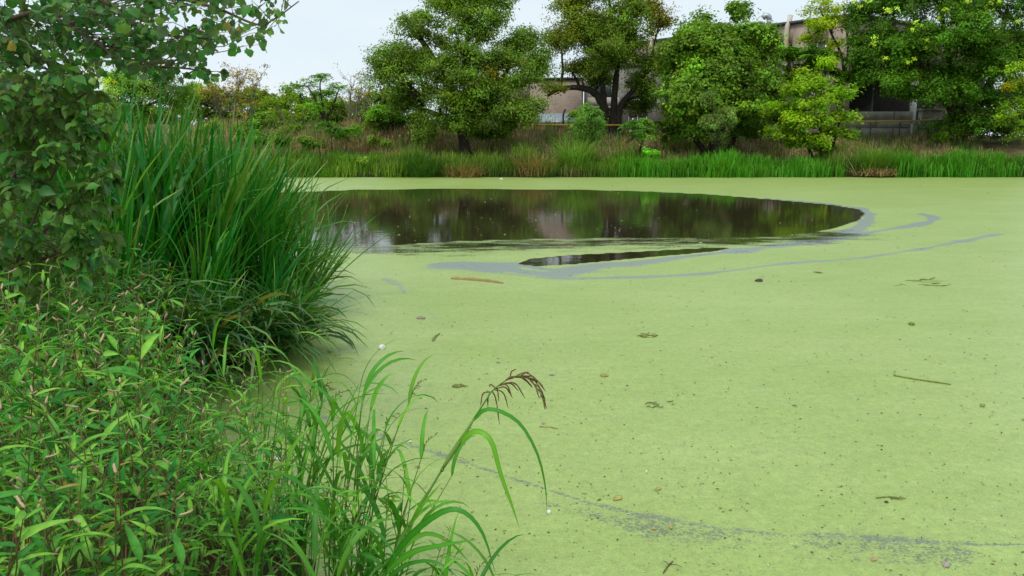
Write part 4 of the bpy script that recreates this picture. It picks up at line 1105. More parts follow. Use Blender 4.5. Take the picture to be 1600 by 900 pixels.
def cattail_root(leaves, split):
    root = empty('cattail_plant')
    if split:
        for (a, l_, e, c, w_, C, tp, ro) in leaves:
            link('leaf', one_leaf_mesh('cattail_leaf', M['cattail'], l_, e, c, w_, 7, 0.15, C, tp, a, (0.025 * math.cos(a), 0.025 * math.sin(a), -0.05), 1.7, ro, 9, CW), root)
    else:
        g = Geo()
        for (a, l_, e, c, w_, C, tp, ro) in leaves:
            blades(g, [(0.025 * math.cos(a), 0.025 * math.sin(a), -0.05)], [a], [l_], [e], [c], [w_], 6, 0, np.array([C]), None if tp is None else np.array([tp]), 9, 1.7, [ro], CW)
        link('leaves', g.mesh('cattail_leaves', M['cattail_mass']), root)
    return root
c_split = {m: [cattail_root(l_, True) for l_ in ls] for m, ls in protos.items()}
c_join = {m: [cattail_root(l_, False) for l_ in ls] for m, ls in protos.items()}
used = set()
spots = [(x_, y_, 0.1) for x_, y_ in zip(np.interp(rng.uniform(0, 1, 50), (0, 0.5, 0.85, 1), (-4.0, -2.95, -2.45, -2.3)) + rng.normal(0, 0.1, 50), rng.uniform(6.5, 6.5, 50))]
spots = [(x_, float(np.interp(x_, (-4.0, -3.1, -2.6, -2.4, -2.2), (6.7, 6.95, 7.5, 8.2, 9.6))) + rng.normal(0.1, 0.18), 0.1) for x_, y_, d_ in spots]
EDGE = np.array([(-3.05, 6.9), (-2.6, 7.5), (-2.35, 8.1), (-2.45, 9.0), (-2.6, 9.9), (-2.75, 10.8), (-3.5, 12.2), (-5.0, 13.6), (-7.4, 13.2), (-7.2, 9.0), (-5.2, 7.0), (-3.9, 6.4), (-3.2, 6.4)])
tries = 0
while len(spots) < 300 and tries < 20000:
    tries += 1
    x, y = rng.uniform(-7.4, -2.2), rng.uniform(6.4, 13.6)
    if not inside_poly(np.array([(x, y)]), EDGE)[0]: continue
    d = seg_dist(np.array([(x, y)]), EDGE)[0]
    # denser along the open water side
    if rng.uniform() > (1.0 if d < 0.9 else 0.7) or (x < -6 and rng.uniform() < 0.5): continue
    spots.append((x, y, d))
spots.sort(key=lambda s: s[1])
for i, (x, y, d) in enumerate(spots):
    front = y < 8.6 and d < 0.6
    mode = 'up'
    if d == 0.1: mode = rng.choice(['flat', 'flat', 'flat', 'bent'])
    elif front: mode = rng.choice(['flat', 'bent', 'up', 'up'])
    elif d < 0.35: mode = rng.choice(['bent', 'up', 'up', 'flat'])
    elif rng.uniform() < 0.18: mode = 'bent'
    split = i < 85 or (d < 0.25 and x > -2.6)
    pool = (c_split if split else c_join)[mode]
    src = pool[int(rng.integers(len(pool)))]
    if id(src) in used: o = copy_tree(src)
    else: o = src; used.add(id(src))
    o.location = (x, y, max(gz(x, y), -0.1))
    e = 1 - sstep(0.0, 0.9, d) if x > -3.5 else 0.0
    lean = (0.1 + 0.3 * float(e) * rng.uniform(0.0, 1.3)) if mode != 'flat' else 0.15
    o.rotation_mode = 'XYZ'
    o.rotation_euler = (Matrix.Rotation(rng.normal(lean, 0.13), 3, 'Y') @ Matrix.Rotation(rng.normal(0.0, 0.07) - 0.12 * (mode == 'flat'), 3, 'X') @ Matrix.Rotation(rng.normal(0, 0.35) if mode == 'flat' else rng.uniform(0, 6.28), 3, 'Z')).to_euler('XYZ')
    s = rng.uniform(0.92, 1.14) * (1.0 if d > 0.5 else 0.9)
    s *= 0.62 + 0.38 * float(sstep(0.0, 1.5, d)) if mode != 'flat' and y < 9.2 else 1.0
    s *= float(np.interp(x, (-6.5, -4.4, -3.6, -2.5), (0.95, 1.04, 1.0, 0.76))) if mode != 'flat' else 1.0
    o.scale = (s, s, s)
    if mode == 'flat': lab = ('cattail with grey-green leaves fallen flat along the front foot of the stand', 'fallen cattails at the foot of the stand')
    elif x > -3.0: lab = ('cattail leaning out over the duckweed on the open water side of the stand', 'cattails leaning over the water')
    elif y < 8.6: lab = ('upright cattail in the front rows of the stand just behind the knotweed', 'cattails in the front of the stand')
    elif y < 10.8: lab = ('tall upright cattail in the middle of the dense stand at the left shore', 'cattails in the middle of the stand')
    else: lab = ('tall cattail at the back of the stand towards the far shore', 'cattails at the back of the stand')
    tag(o, lab[0], 'cattail', lab[1])
for pool in (*c_split.values(), *c_join.values()):
    for o in pool:
        if id(o) not in used:
            for ch in list(o.children): bpy.data.objects.remove(ch)
            bpy.data.objects.remove(o)

# ------------------------------------------------------------------ knotweed on the near bank
def lance_mesh(name, mat, L, W, droop, seg=6, fold=0.22, prof=((0, 0.1, 0.3, 0.6, 0.85, 1.0), (0.12, 0.62, 1.0, 0.75, 0.32, 0.02)), wave=0.0):
    """one leaf along +X with a folded midrib, tip drooping"""
    t = np.linspace(0, 1, seg + 1)
    th = droop * t ** 1.2
    dl = L / seg
    x = np.concatenate(((0,), np.cumsum(np.cos((th[1:] + th[:-1]) / 2) * dl)))
    z = -np.concatenate(((0,), np.cumsum(np.sin((th[1:] + th[:-1]) / 2) * dl)))
    w = np.interp(t, *prof) * W * 0.5
    V = []
    for i in range(seg + 1):
        k = wave * (1 if i % 2 else -1) * w[i]
        V += [(x[i], -w[i], z[i] + w[i] * fold * 2 + k), (x[i], 0, z[i]), (x[i], w[i], z[i] + w[i] * fold * 2 - k)]
    idx = np.arange(len(V)).reshape(-1, 3)
    q = np.concatenate([np.stack((idx[:-1, j], idx[1:, j], idx[1:, j + 1], idx[:-1, j + 1]), -1) for j in (0, 1)])
    C = np.ones((len(V), 3)); C[1::3] *= 1.3
    return Geo().add(V, q, None, C).mesh(name, mat)
k_leaf = [lance_mesh('knotweed_leaf', M['knotweed'], L, W, dr, wave=wv_) for L, W, dr, wv_ in ((0.135, 0.026, 0.9, 0.05), (0.12, 0.024, 0.5, 0.0), (0.095, 0.02, 0.7, 0.08), (0.15, 0.028, 1.2, 0.0), (0.075, 0.017, 0.3, 0.0))]
def spike_mesh(L, r, bend):
    g = Geo(); n = 9
    t = np.linspace(0, 1, n)
    pts = np.stack((np.sin(t * bend) * L * 0.6, np.zeros(n), t * L * math.cos(bend * 0.4)), -1)
    tube(g, pts, r * np.array([0.5, 1.0, 0.8, 1.1, 0.85, 1.05, 0.8, 0.75, 0.3]), 6, wob=0.25)
    return g.mesh('flower_spike', M['spike'])
k_spike = [spike_mesh(0.024, 0.0034, 0.6), spike_mesh(0.034, 0.0032, 1.4), spike_mesh(0.018, 0.003, 0.2)]
def knotweed(split):
    root = empty('knotweed_plant')
    H = rng.uniform(0.66, 1.05)
    gs = Geo()
    laz = rng.uniform(0, 6.28); ln = rng.uniform(0.05, 0.2)
    main = bez([(0, 0, -0.06), (ln * 0.2 * math.cos(laz), ln * 0.2 * math.sin(laz), H * 0.4), (ln * math.cos(laz), ln * math.sin(laz), H)], 9)
    tube(gs, main, np.linspace(0.0036, 0.0016, 9), 5)
    axes = [(main, 0.28)]
    for k in range(3):
        i = int(rng.integers(3, 7)); a = rng.uniform(0, 6.28); s = main[i]
        l_ = rng.uniform(0.18, 0.34)
        br = bez([s, s + np.array((math.cos(a) * l_ * 0.35, math.sin(a) * l_ * 0.35, l_ * 0.45)), s + np.array((math.cos(a) * l_ * 0.55, math.sin(a) * l_ * 0.55, l_))], 6)
        tube(gs, br, np.linspace(0.0024, 0.0012, 6), 5)
        axes.append((br, 0.1))
    link('stem', gs.mesh('knotweed_stem', M['knotstem']), root)
    if rng.uniform() < 0.4:
        a = rng.uniform(0, 6.28); gd = Geo(); q0 = np.array((rng.normal(0, 0.05), rng.normal(0, 0.05), -0.05))
        q1 = q0 + np.array((math.cos(a) * rng.uniform(0.1, 0.45), math.sin(a) * rng.uniform(0.1, 0.45), rng.uniform(0.4, 0.85)))
        tube(gd, bez([q0, (q0 + q1) / 2 + rng.normal(0, 0.05, 3), q1], 7), np.linspace(0.0028, 0.0012, 7), 5, (2.6, 1.7, 1.2))
        link('dead_stalk', gd.mesh('dead_stalk', M['twig']), root)
    gl = Geo()
    for c, t0 in axes:
        n = len(c); nl = 13 if t0 > 0.2 else 6
        a = rng.uniform(0, 6.28)
        for j, s in enumerate(np.linspace(t0, 0.97, nl)):
            f = s * (n - 1); i = min(int(f), n - 2); p = c[i] + (c[i + 1] - c[i]) * (f - i)
            a += 2.4 + rng.normal(0, 0.3)
            el = rng.uniform(0.1, 0.95)
            mtx = Matrix.Translation(Vector(p)) @ Matrix.Rotation(a, 4, 'Z') @ Matrix.Rotation(-el, 4, 'Y') @ Matrix.Rotation(rng.normal(0, 0.3), 4, 'X') @ Matrix.Scale(rng.uniform(0.75, 1.15), 4)
            lm = k_leaf[int(rng.integers(5))] if j < nl - 2 else k_leaf[4]
            if split:
                o = link('leaf', lm, root); o.matrix_basis = mtx
            else:
                v = np.empty(len(lm.vertices) * 3); lm.vertices.foreach_get('co', v); v = v.reshape(-1, 3)
                mm = np.array(mtx)
                q = np.array([list(pp.vertices) for pp in lm.polygons])
                C = np.tile(np.ones(3) * rng.uniform(0.7, 1.3), (len(v), 1)); C[1::3] *= 1.3
                gl.add(v @ mm[:3, :3].T + mm[:3, 3], q, None, C)
        if rng.uniform() < 0.75:
            o = link('flower_spike', k_spike[int(rng.integers(3))], root)
            o.matrix_basis = Matrix.Translation(Vector(c[-1])) @ Matrix.Rotation(rng.uniform(0, 6.28), 4, 'Z') @ Matrix.Rotation(rng.uniform(0, 0.6), 4, 'Y')
    if not split:
        link('foliage', gl.mesh('knotweed_foliage', M['knotweed_mass']), root)
    return root
kp_split = [knotweed(True) for _ in range(7)]
kp_join = [knotweed(False) for _ in range(6)]
kspots = []
tries = 0
while len(kspots) < 285 and tries < 14000:
    tries += 1
    y = rng.uniform(1.9, 7.3)
    x = rng.uniform(-0.64 * y - 0.35, 0.2)
    if x < -4.2 or any((x - a) ** 2 + (y - b) ** 2 < 0.0155 for a, b in kspots): continue
    q = np.array([(x, y)])
    ins = inside_poly(q, SH)[0]; d = seg_dist(q, SH)[0]
    if ins and d > 0.03: continue
    if y > 3.9 and not ins and d < 0.22: continue
    if y < 3.2 and x > -0.95 - 0.15 * (3.2 - y): continue
    kspots.append((x, y))
kspots.sort(key=lambda s: s[1])
for i, (x, y) in enumerate(kspots):
    pool = kp_split if i < 150 else kp_join
    src = pool[int(rng.integers(len(pool)))]
    if id(src) in used: o = copy_tree(src)
    else: o = src; used.add(id(src))
    o.location = (x, y, max(gz(x, y), -0.05))
    o.rotation_euler = (rng.normal(0, 0.09), rng.normal(0.03, 0.09), rng.uniform(0, 6.28))
    s = rng.uniform(0.72, 1.12) * (1.12 if x < -0.45 * y else 0.95)
    o.scale = (s, s, s)
    if y > 5.2: lab = ('knotweed at the back of the patch between the broad-leaved shrub and the cattails', 'knotweed at the back of the patch')
    elif seg_dist(np.array([(x, y)]), SH)[0] < 0.55: lab = ('knotweed along the water edge of the patch beside the broad-bladed grass', 'knotweed along the water edge')
    elif y < 2.9: lab = ('large-leaved nearest knotweed along the bottom edge of the picture', 'knotweed nearest the camera')
    else: lab = ('leafy knotweed with pinkish flower spikes in the middle of the patch', 'knotweed in the middle of the patch')
    tag(o, lab[0], 'knotweed', lab[1])
for o in kp_split + kp_join:
    if id(o) not in used:
        for ch in list(o.children): bpy.data.objects.remove(ch)
        bpy.data.objects.remove(o)
# low growth that closes the ground under the knotweed
n = 5200
p = scatter(n, -5, 0.4, 1.2, 8.2)
d = seg_dist(p, SH); ins = inside_poly(p, SH)
p = p[(~ins) | (d < 0.12)]
z = np.maximum(hgt(p), -0.03)
g = Geo()
blades(g, np.concatenate((p, z[:, None]), 1), rng.uniform(0, 6.28, len(p)), rng.uniform(0.08, 0.35, len(p)), rng.uniform(0.1, 0.9, len(p)), rng.uniform(0.2, 1.2, len(p)), rng.uniform(0.006, 0.02, len(p)), 4, C=np.where(rng.uniform(size=(len(p), 1)) < 0.22, np.array((3.2, 0.85, 3.0)), np.array((0.75, 0.8, 0.8))) * np.clip(1 + rng.normal(0, 0.3, (len(p), 1)), 0.2, 2))
tag(link('undergrowth', g.mesh('undergrowth', M['knotweed_mass'])), 'low green undergrowth beneath the knotweed on the near bank', 'undergrowth', kind='stuff')

# ------------------------------------------------------------------ barnyard grass at the water's edge
GW = ((0, 0.08, 0.35, 0.75, 1.0), (0.5, 0.9, 1.0, 0.6, 0.02))
def panicle(parent, pts, n, rl, rr=0.0024, name='panicle', droop=1.0):
    """a seed head: short dark racemes along the last stretch of a stalk"""
    axis = bez(pts, 16)
    hub = link(name, (lambda g_: (tube(g_, axis, np.linspace(0.0022, 0.001, 16), 5), g_.mesh('panicle_axis', M['culm']))[1])(Geo()), parent)
    for k in range(n):
        s = k / (n - 1); i = int(1 + s * 13); p = axis[i]; tg = unit(axis[min(i + 1, 15)] - axis[i - 1])
        sd = unit(np.cross(tg, rng.normal(size=3)))
        l_ = rl * (1.1 - 0.55 * s) * rng.uniform(0.75, 1.2)
        c = bez([p, p + (tg * 0.75 + sd * 0.5) * l_ * 0.5, p + (tg * 0.9 + sd * 0.65) * l_ + np.array((0, 0, -0.4 * droop * l_))], 9)
        g_ = Geo(); tube(g_, c, rr * np.array([0.45, 0.9, 1.15, 0.95, 1.2, 1.0, 1.15, 0.8, 0.3]), 6, wob=0.35)
        link('raceme', g_.mesh('raceme', M['panicle']), hub)
def grass_clump(label, base, culms, seed, group=None):
    """culms: (azimuth, lean, height, leaves, seedhead)"""
    x, y = base
    root = empty('barnyard_grass', (x, y, max(gz(x, y), -0.04)))
    r_ = np.random.default_rng(seed)
    for (az, lean, H, nl, head) in culms:
        b0 = np.array((r_.normal(0, 0.03), r_.normal(0, 0.03), -0.05))
        d = np.array((math.cos(az), math.sin(az), 0))
        c = bez([b0, b0 + d * math.sin(lean) * H * 0.4 + np.array((0, 0, math.cos(lean) * H * 0.55)), b0 + d * math.sin(lean) * H * 1.05 + np.array((0, 0, math.cos(lean) * H))], 10)
        g = Geo(); tube(g, c, np.linspace(0.0045, 0.0022, 10), 6)
        link('culm', g.mesh('culm', M['culm']), root)
        for j in range(nl):
            s = 0.15 + 0.83 * j / max(nl - 1, 1)
            f = s * 9; i = min(int(f), 8); p = c[i] + (c[i + 1] - c[i]) * (f - i)
            la = az + (math.pi if j % 2 else 0) + r_.normal(0, 0.7)
            L = r_.uniform(0.3, 0.5) * (1.0 - 0.2 * (s > 0.9))
            o = link('leaf', one_leaf_mesh('grass_leaf', M['grass'], L, r_.uniform(0.12, 0.45), r_.uniform(1.0, 2.3), r_.uniform(0.016, 0.026), 8, 0.22, np.ones(3) * r_.uniform(0.75, 1.3), None, la, (0, 0, 0), 1.4, r_.uniform(-0.9, 0.9), 2.5, GW), root)
            o.location = p
        if head:
            e = c[-1]; tg = unit(c[-1] - c[-3])
            panicle(root, [e, e + tg * 0.06, e + tg * 0.1 + d * 0.04 + np.array((0, 0, -0.01))], 7, 0.035, 0.0018)
    tag(root, label, 'grass', group)
    return root
gr = np.random.default_rng(21)
def culm_set(n, az0, spread, H, nl, head=0.0, lean=0.22):
    return [(gr.normal(az0, spread), abs(gr.normal(lean, 0.12)), H * gr.uniform(0.8, 1.12), nl, gr.uniform() < head) for _ in range(n)]
grass_clump('clump of broad-bladed grass rising above the knotweed below the cattails', (-1.42, 4.35), culm_set(6, 0.3, 1.0, 1.05, 6), 1)
grass_clump('tall broad-bladed grass at the edge of the knotweed, left of the main grass clump', (-1.05, 3.55), culm_set(8, 0.2, 0.8, 0.95, 6, 0.3), 2)
grass_clump('dense clump of arching grass blades left of the stalk with the seed head', (-0.75, 3.3), culm_set(12, 0.3, 0.8, 1.0, 5, 0.25, 0.18), 3)
grass_clump('thin grass clump arching over the duckweed beside the bending stalk', (-0.55, 3.2), culm_set(5, 0.1, 0.7, 0.8, 5, 0.25, 0.28), 4)
grass_clump('low grass clump with a bent pale-striped blade at the bottom of the picture', (-1.0, 2.75), culm_set(5, 0.4, 1.2, 0.62, 5, 0.2, 0.25), 5)
grass_clump('short grass at the lower edge below the bending stalk', (-0.28, 2.95), culm_set(6, 0.2, 0.9, 0.42, 4, 0.15, 0.45), 6)
grass_clump('grass clump among the knotweed near the bottom of the picture', (-0.72, 2.55), culm_set(4, 0.6, 1.2, 0.6, 4, 0.0, 0.3), 7)

# the single stalk that bends over the pond with a brown seed head
hs = empty('seed_stalk', (*at(560, 960, 3.05)[:2], 0.05))
ho = np.array(hs.location)
def hp(u, v, Y=3.2): return at(u, v, Y) - ho
c = bez([hp(545, 985, 3.02), hp(600, 893, 3.1), hp(640, 820, 3.15), hp(690, 735, 3.2), hp(740, 655, 3.25), hp(768, 612, 3.25)], 24)
g = Geo(); tube(g, c, np.linspace(0.0068, 0.003, 24), 8); link('culm', g.mesh('culm', M['culm']), hs)
g = Geo(); tube(g, bez([hp(691, 733, 3.2), hp(710, 703, 3.22), hp(725, 680, 3.23), hp(742, 652, 3.25)], 10), np.array([0.0062, 0.0085, 0.0105, 0.011, 0.0105, 0.0095, 0.0085, 0.007, 0.0055, 0.0045]), 8)
link('sheath', g.mesh('sheath', M['culm']), hs)
for u, v in ((691, 734), (640, 820)):
    q = hp(u, v, 3.2 if u > 650 else 3.15); g = Geo(); tube(g, [q - (0.004, 0, 0.006), q, q + (0.004, 0, 0.006)], [0.0066, 0.0085, 0.0066], 8); link('node', g.mesh('node', M['culm']), hs)
def ribbon_leaf(pts, W, fold=0.18, twist=0.0, mat='grass'):
    """leaf blade along a curve given in root space"""
    n = 16
    c = bez(pts, n); tg = unit(np.gradient(c, axis=0))
    t = np.linspace(0, 1, n)
    view = np.array((0.25, -0.75, 0.65))
    S = unit(np.cross(tg, view)); N = np.cross(S, tg)
    ro = twist * t
    S, N = np.cos(ro)[:, None] * S + np.sin(ro)[:, None] * N, np.cos(ro)[:, None] * N - np.sin(ro)[:, None] * S
    w = np.interp(t, *GW) * W / 2
    V = np.stack((c - S * w[:, None], c - N * (w * fold)[:, None], c + S * w[:, None]), 1).reshape(-1, 3)
    idx = np.arange(3 * n).reshape(n, 3)
    q = np.concatenate([np.stack((idx[:-1, j], idx[:-1, j + 1], idx[1:, j + 1], idx[1:, j]), -1) for j in (0, 1)])
    C = np.ones((3 * n, 3)); C[1::3] *= 1.3
    return link('leaf', Geo().add(V, q, None, C).mesh('blade', M[mat]), hs)
ribbon_leaf([hp(738, 658, 3.25), hp(758, 640, 3.22), hp(785, 644, 3.2), hp(815, 665, 3.18), hp(840, 710, 3.16), hp(852, 760, 3.15), hp(855, 806, 3.14)], 0.021, 0.18, 0.5)
ribbon_leaf([hp(712, 700, 3.23), hp(730, 680, 3.2), hp(748, 674, 3.17), hp(768, 690, 3.14), hp(782, 740, 3.12), hp(800, 790, 3.1), hp(812, 826, 3.1)], 0.025, 0.18, -0.6)
ribbon_leaf([hp(640, 820, 3.15), hp(660, 790, 3.1), hp(676, 770, 3.1), hp(690, 755, 3.1)], 0.012)
ribbon_leaf([hp(600, 893, 3.1), hp(640, 838, 3.05), hp(690, 800, 3.0), hp(725, 800, 2.98), hp(755, 835, 2.95), hp(775, 900, 2.92)], 0.028, 0.18, 0.3)
ribbon_leaf([hp(590, 905, 3.1), hp(640, 865, 3.05), hp(690, 852, 3.0), hp(750, 842, 2.98)], 0.028, 0.2, 0.5)
ribbon_leaf([hp(590, 910, 3.1), hp(615, 870, 3.12), hp(660, 835, 3.15), hp(700, 845, 3.15), hp(735, 880, 3.15)], 0.024, 0.2, -0.4)
ribbon_leaf([hp(580, 930, 3.05), hp(630, 885, 3.0), hp(680, 878, 2.95), hp(720, 905, 2.9)], 0.018)
ax_ = [hp(768, 612, 3.25), hp(782, 600, 3.25), hp(805, 588, 3.25), hp(830, 595, 3.25), hp(850, 625, 3.25)]
axis = bez(ax_, 20)
g = Geo(); tube(g, axis, np.linspace(0.003, 0.001, 20), 6)
ph = link('panicle', g.mesh('panicle_axis', M['culm']), hs)
for (s, du, dv, mu_, mv) in ((0.0, -6, 26, -6, 10), (0.08, 30, 16, 18, -2), (0.15, 4, 24, 2, 8), (0.22, 20, 18, 12, 0), (0.3, 28, -8, 14, -10), (0.46, 32, 18, 18, 2), (0.58, 14, -8, 6, -6), (0.65, 34, 22, 18, 4), (0.72, 16, 30, 9, 10), (0.0, -18, 24, -14, 4), (0.02, 12, 55, 6, 14), (0.06, 24, 34, 16, 6), (0.12, -10, -2, -8, -6), (0.18, 34, 10, 20, -4), (0.25, 40, 26, 24, 0), (0.32, 38, 2, 22, -10), (0.36, 42, 14, 24, -6), (0.42, 10, -14, 2, -10),
                           (0.5, 34, 6, 18, -6), (0.55, 28, 20, 16, 2), (0.62, 30, 14, 16, 0), (0.68, 26, 26, 14, 6), (0.75, 22, 16, 12, 2), (0.8, 18, 26, 10, 8), (0.86, 14, 22, 8, 8), (0.92, 8, 26, 5, 10), (1.0, 4, 14, 2, 7)):
    f = s * 19; i = min(int(f), 18); p = axis[i] + (axis[i + 1] - axis[i]) * (f - i)
    k = 3.25 / F
    e = p + np.array((du * k, rng.uniform(-0.02, 0.02), -dv * k)); m = p + np.array((mu_ * k, rng.uniform(-0.01, 0.01), -mv * k))
    cc = bez([p, m, e], 12)
    g = Geo(); tube(g, cc, 0.0028 * np.array([0.4, 0.8, 1.1, 0.9, 1.15, 1.0, 1.2, 0.95, 1.1, 0.9, 0.7, 0.3]), 6, wob=0.4)
    link('raceme', g.mesh('raceme', M['panicle']), ph)
tag(hs, 'single tall grass stalk with brown drooping seed head bending over the duckweed', 'grass')

# ------------------------------------------------------------------ overhanging poplar and the shrub under it
def poplar_leaf(s, teeth=0.12):
    """rounded toothed leaf along +X from the stalk, folded a little"""
    n = 7
    t = np.linspace(0, 1, n)
    w = np.array((0.16, 0.42, 0.5, 0.5, 0.42, 0.27, 0.03)) * s
    V = [(-0.35 * s, 0.0, 0.02 * s)]
    for i in range(n):
        zz = -0.25 * s * t[i] ** 2
        k = 1 + teeth * (1 if i % 2 else -0.4)
        V += [(t[i] * s, -w[i] * k, zz + w[i] * 0.25), (t[i] * s, 0, zz), (t[i] * s, w[i] * k, zz + w[i] * 0.25)]
    idx = np.arange(1, 1 + 3 * n).reshape(n, 3)
    q = np.concatenate([np.stack((idx[:-1, j], idx[1:, j], idx[1:, j + 1], idx[:-1, j + 1]), -1) for j in (0, 1)])
    T = [(0, 1, 2), (0, 2, 3)]
    C = np.ones((len(V), 3)); C[2::3] *= 1.2
    return V, q, T, C
def leafmesh(name, mat, data):
    V, q, T, C = data
    return Geo().add(V, q, T, C).mesh(name, mat)
def leafy_woody(name, label, cat, org, branches, region, n_twig, depth, leaf_datas, mat, twig_len, lpt, n_single=300, trunk_pts=None, trunk_r=0.1, droop=0.5, tw_r=0.0028, dark=(0.7, 1.3), thin=lambda u, v: 0.0):
    """branches: image-space curves (u, v, depth). twigs start on them and end inside the image-space region"""
    root = empty(name, org)
    org = np.asarray(org, float)
    gt = Geo()
    allp = []
    for (pts, r0, r1) in branches:
        c = bez([at(*p) for p in pts], 6 * len(pts))
        tube(gt, c, np.linspace(r0, r1, len(c)), 7)
        allp.append(c)
    if trunk_pts is not None:
        c = bez(trunk_pts, 14); tube(gt, c, np.linspace(trunk_r, trunk_r * 0.5, 14), 12, wob=0.08)
    allp = np.concatenate(allp)
    reg = np.array(region, dtype=float)
    lo, hi = reg.min(0), reg.max(0)
    leaves = []
    k = 0
    while k < n_twig:
        u, v = rng.uniform(lo[0], hi[0]), rng.uniform(lo[1], hi[1])
        if not inside_poly(np.array([(u, v)]), reg)[0] or rng.uniform() < thin(u, v): continue
        k += 1
        e = at(u, v, rng.uniform(*depth))
        j = np.argsort(np.linalg.norm(allp - e, axis=1) + rng.uniform(0, 0.15, len(allp)))[0]
        s = allp[j]
        d = e - s; L = np.linalg.norm(d)
        if L > twig_len * 1.6:
            s = e - d / L * twig_len * rng.uniform(0.9, 1.5)
            tube(gt, bez([allp[j], (allp[j] + s) / 2 + rng.normal(0, 0.03, 3), s], 5), np.linspace(tw_r * 1.3, tw_r, 5), 4)
        c = bez([s, (s + e) / 2 + rng.normal(0, 0.04 * L, 3) + (0, 0, 0.04 * L), e], 7)
        tube(gt, c, np.linspace(tw_r, tw_r * 0.35, 7), 4)
        for q in range(lpt):
            f = (0.25 + 0.75 * (q + rng.uniform(0, 0.8)) / lpt) * 6; f = min(f, 5.999)
            i = int(f); p = c[i] + (c[i + 1] - c[i]) * (f - i)
            tg = c[i + 1] - c[i]
            a = math.atan2(tg[1], tg[0]) + (1.1 if q % 2 else -1.1) + rng.normal(0, 0.7)
            mt = Matrix.Translation(Vector(p)) @ Matrix.Rotation(a, 4, 'Z') @ Matrix.Rotation(abs(rng.normal(droop, 0.45)), 4, 'Y') @ Matrix.Rotation(rng.normal(0, 0.7), 4, 'X') @ Matrix.Scale(rng.uniform(0.7, 1.2), 4) @ Matrix.Translation((0.03 if mat == 'poplar' else 0.015, 0, 0))
            leaves.append((p, mt, int(rng.integers(len(leaf_datas)))))
    link('branches', gt.mesh('branches', M['twig'], origin=org), root)
    leaves.sort(key=lambda t_: t_[0][1] - 0.0)
    meshes = [leafmesh('%s_leaf' % name, M[mat], d_) for d_ in leaf_datas]
    inv = Matrix.Translation(-Vector(org))
    fr = []
    for (p, mt, li) in leaves:
        u = 800 + F * p[0] / max(p[1], 0.1)
        fr.append(-60 < u)
    vis = [x for x, f_ in zip(leaves, fr) if f_]; rest = [x for x, f_ in zip(leaves, fr) if not f_]
    for (p, mt, li) in vis[:n_single]:
        o = link('leaf', meshes[li], root); o.matrix_basis = inv @ mt
    gl = Geo()
    for (p, mt, li) in vis[n_single:] + rest:
        V, q, T, C = leaf_datas[li]
        mm = np.array(inv @ mt)
        gl.add(np.asarray(V) @ mm[:3, :3].T + mm[:3, 3], q, T, C * rng.uniform(*dark))
    if gl.n:
        o = link('leaves', gl.mesh('leaves', M[mat + '_mass']), root); o['kind'] = 'stuff'
    tag(root, label, cat)
    return root
tb = np.array((-5.2, 5.6)); tz = gz(*tb)
leafy_woody('poplar_tree', 'silvery-leaved poplar with branches hanging into the upper left corner', 'tree', (tb[0], tb[1], tz), [
    ([(-260, 120, 5.6), (-80, -40, 5.4), (60, -60, 5.2), (160, 0, 5.0), (212, 38, 4.9), (270, 56, 4.9), (345, 60, 4.8)], 0.035, 0.005),
    ([(160, 0, 5.0), (240, -8, 4.9), (330, 10, 4.8), (400, 38, 4.8), (428, 30, 4.75), (467, 2, 4.7)], 0.012, 0.003),
    ([(-260, 120, 5.6), (-60, 60, 5.3), (0, 57, 5.2), (30, 75, 5.1), (50, 100, 5.0), (120, 120, 5.0)], 0.022, 0.004),
    ([(-200, 60, 5.6), (-20, 40, 5.4), (60, 20, 5.3), (130, 55, 5.2), (200, 100, 5.1), (270, 105, 5.0), (330, 112, 4.9)], 0.022, 0.003),
    ([(-260, 200, 5.6), (-60, 140, 5.2), (20, 130, 5.1), (90, 150, 5.1)], 0.02, 0.004)],
    [(-60, -60), (470, -40), (470, 12), (440, 40), (428, 75), (395, 62), (355, 65), (362, 118), (320, 118), (300, 112), (280, 140), (240, 118), (205, 118), (170, 95), (160, 130), (110, 150), (80, 170), (-60, 190)],
    470, (4.4, 6.2), [poplar_leaf(0.05, 0.16), poplar_leaf(0.042, 0.2), poplar_leaf(0.058, 0.14), poplar_leaf(0.034, 0.18)], 'poplar', 0.32, 6, 300,
    [(tb[0], tb[1], tz - 0.3), (tb[0] + 0.1, tb[1], 2.0), tuple(at(-260, 120, 5.6)), tuple(at(-240, -200, 5.6)), tuple(at(-200, -500, 5.7))], 0.13, droop=0.6, thin=lambda u, v: min(0.5, max(0.0, (u - 200) / 400)))
sb = (-3.5, 5.0); sz = gz(*sb)
def broad_leaf(s, wf=0.33):
    n = 7; t = np.linspace(0, 1, n); w = np.array((0.12, 0.36, 0.5, 0.5, 0.4, 0.2, 0.0)) * s * wf * 2
    V = [(-0.2 * s, 0, 0.01)]
    for i in range(n):
        zz = -0.3 * s * t[i] ** 2
        V += [(t[i] * s, -w[i], zz + w[i] * 0.3), (t[i] * s, 0, zz), (t[i] * s, w[i], zz + w[i] * 0.3)]
    idx = np.arange(1, 1 + 3 * n).reshape(n, 3)
    q = np.concatenate([np.stack((idx[:-1, j], idx[1:, j], idx[1:, j + 1], idx[:-1, j + 1]), -1) for j in (0, 1)])
    C = np.ones((len(V), 3)); C[2::3] *= 1.25
    return V, q, [(0, 1, 2), (0, 2, 3)], C
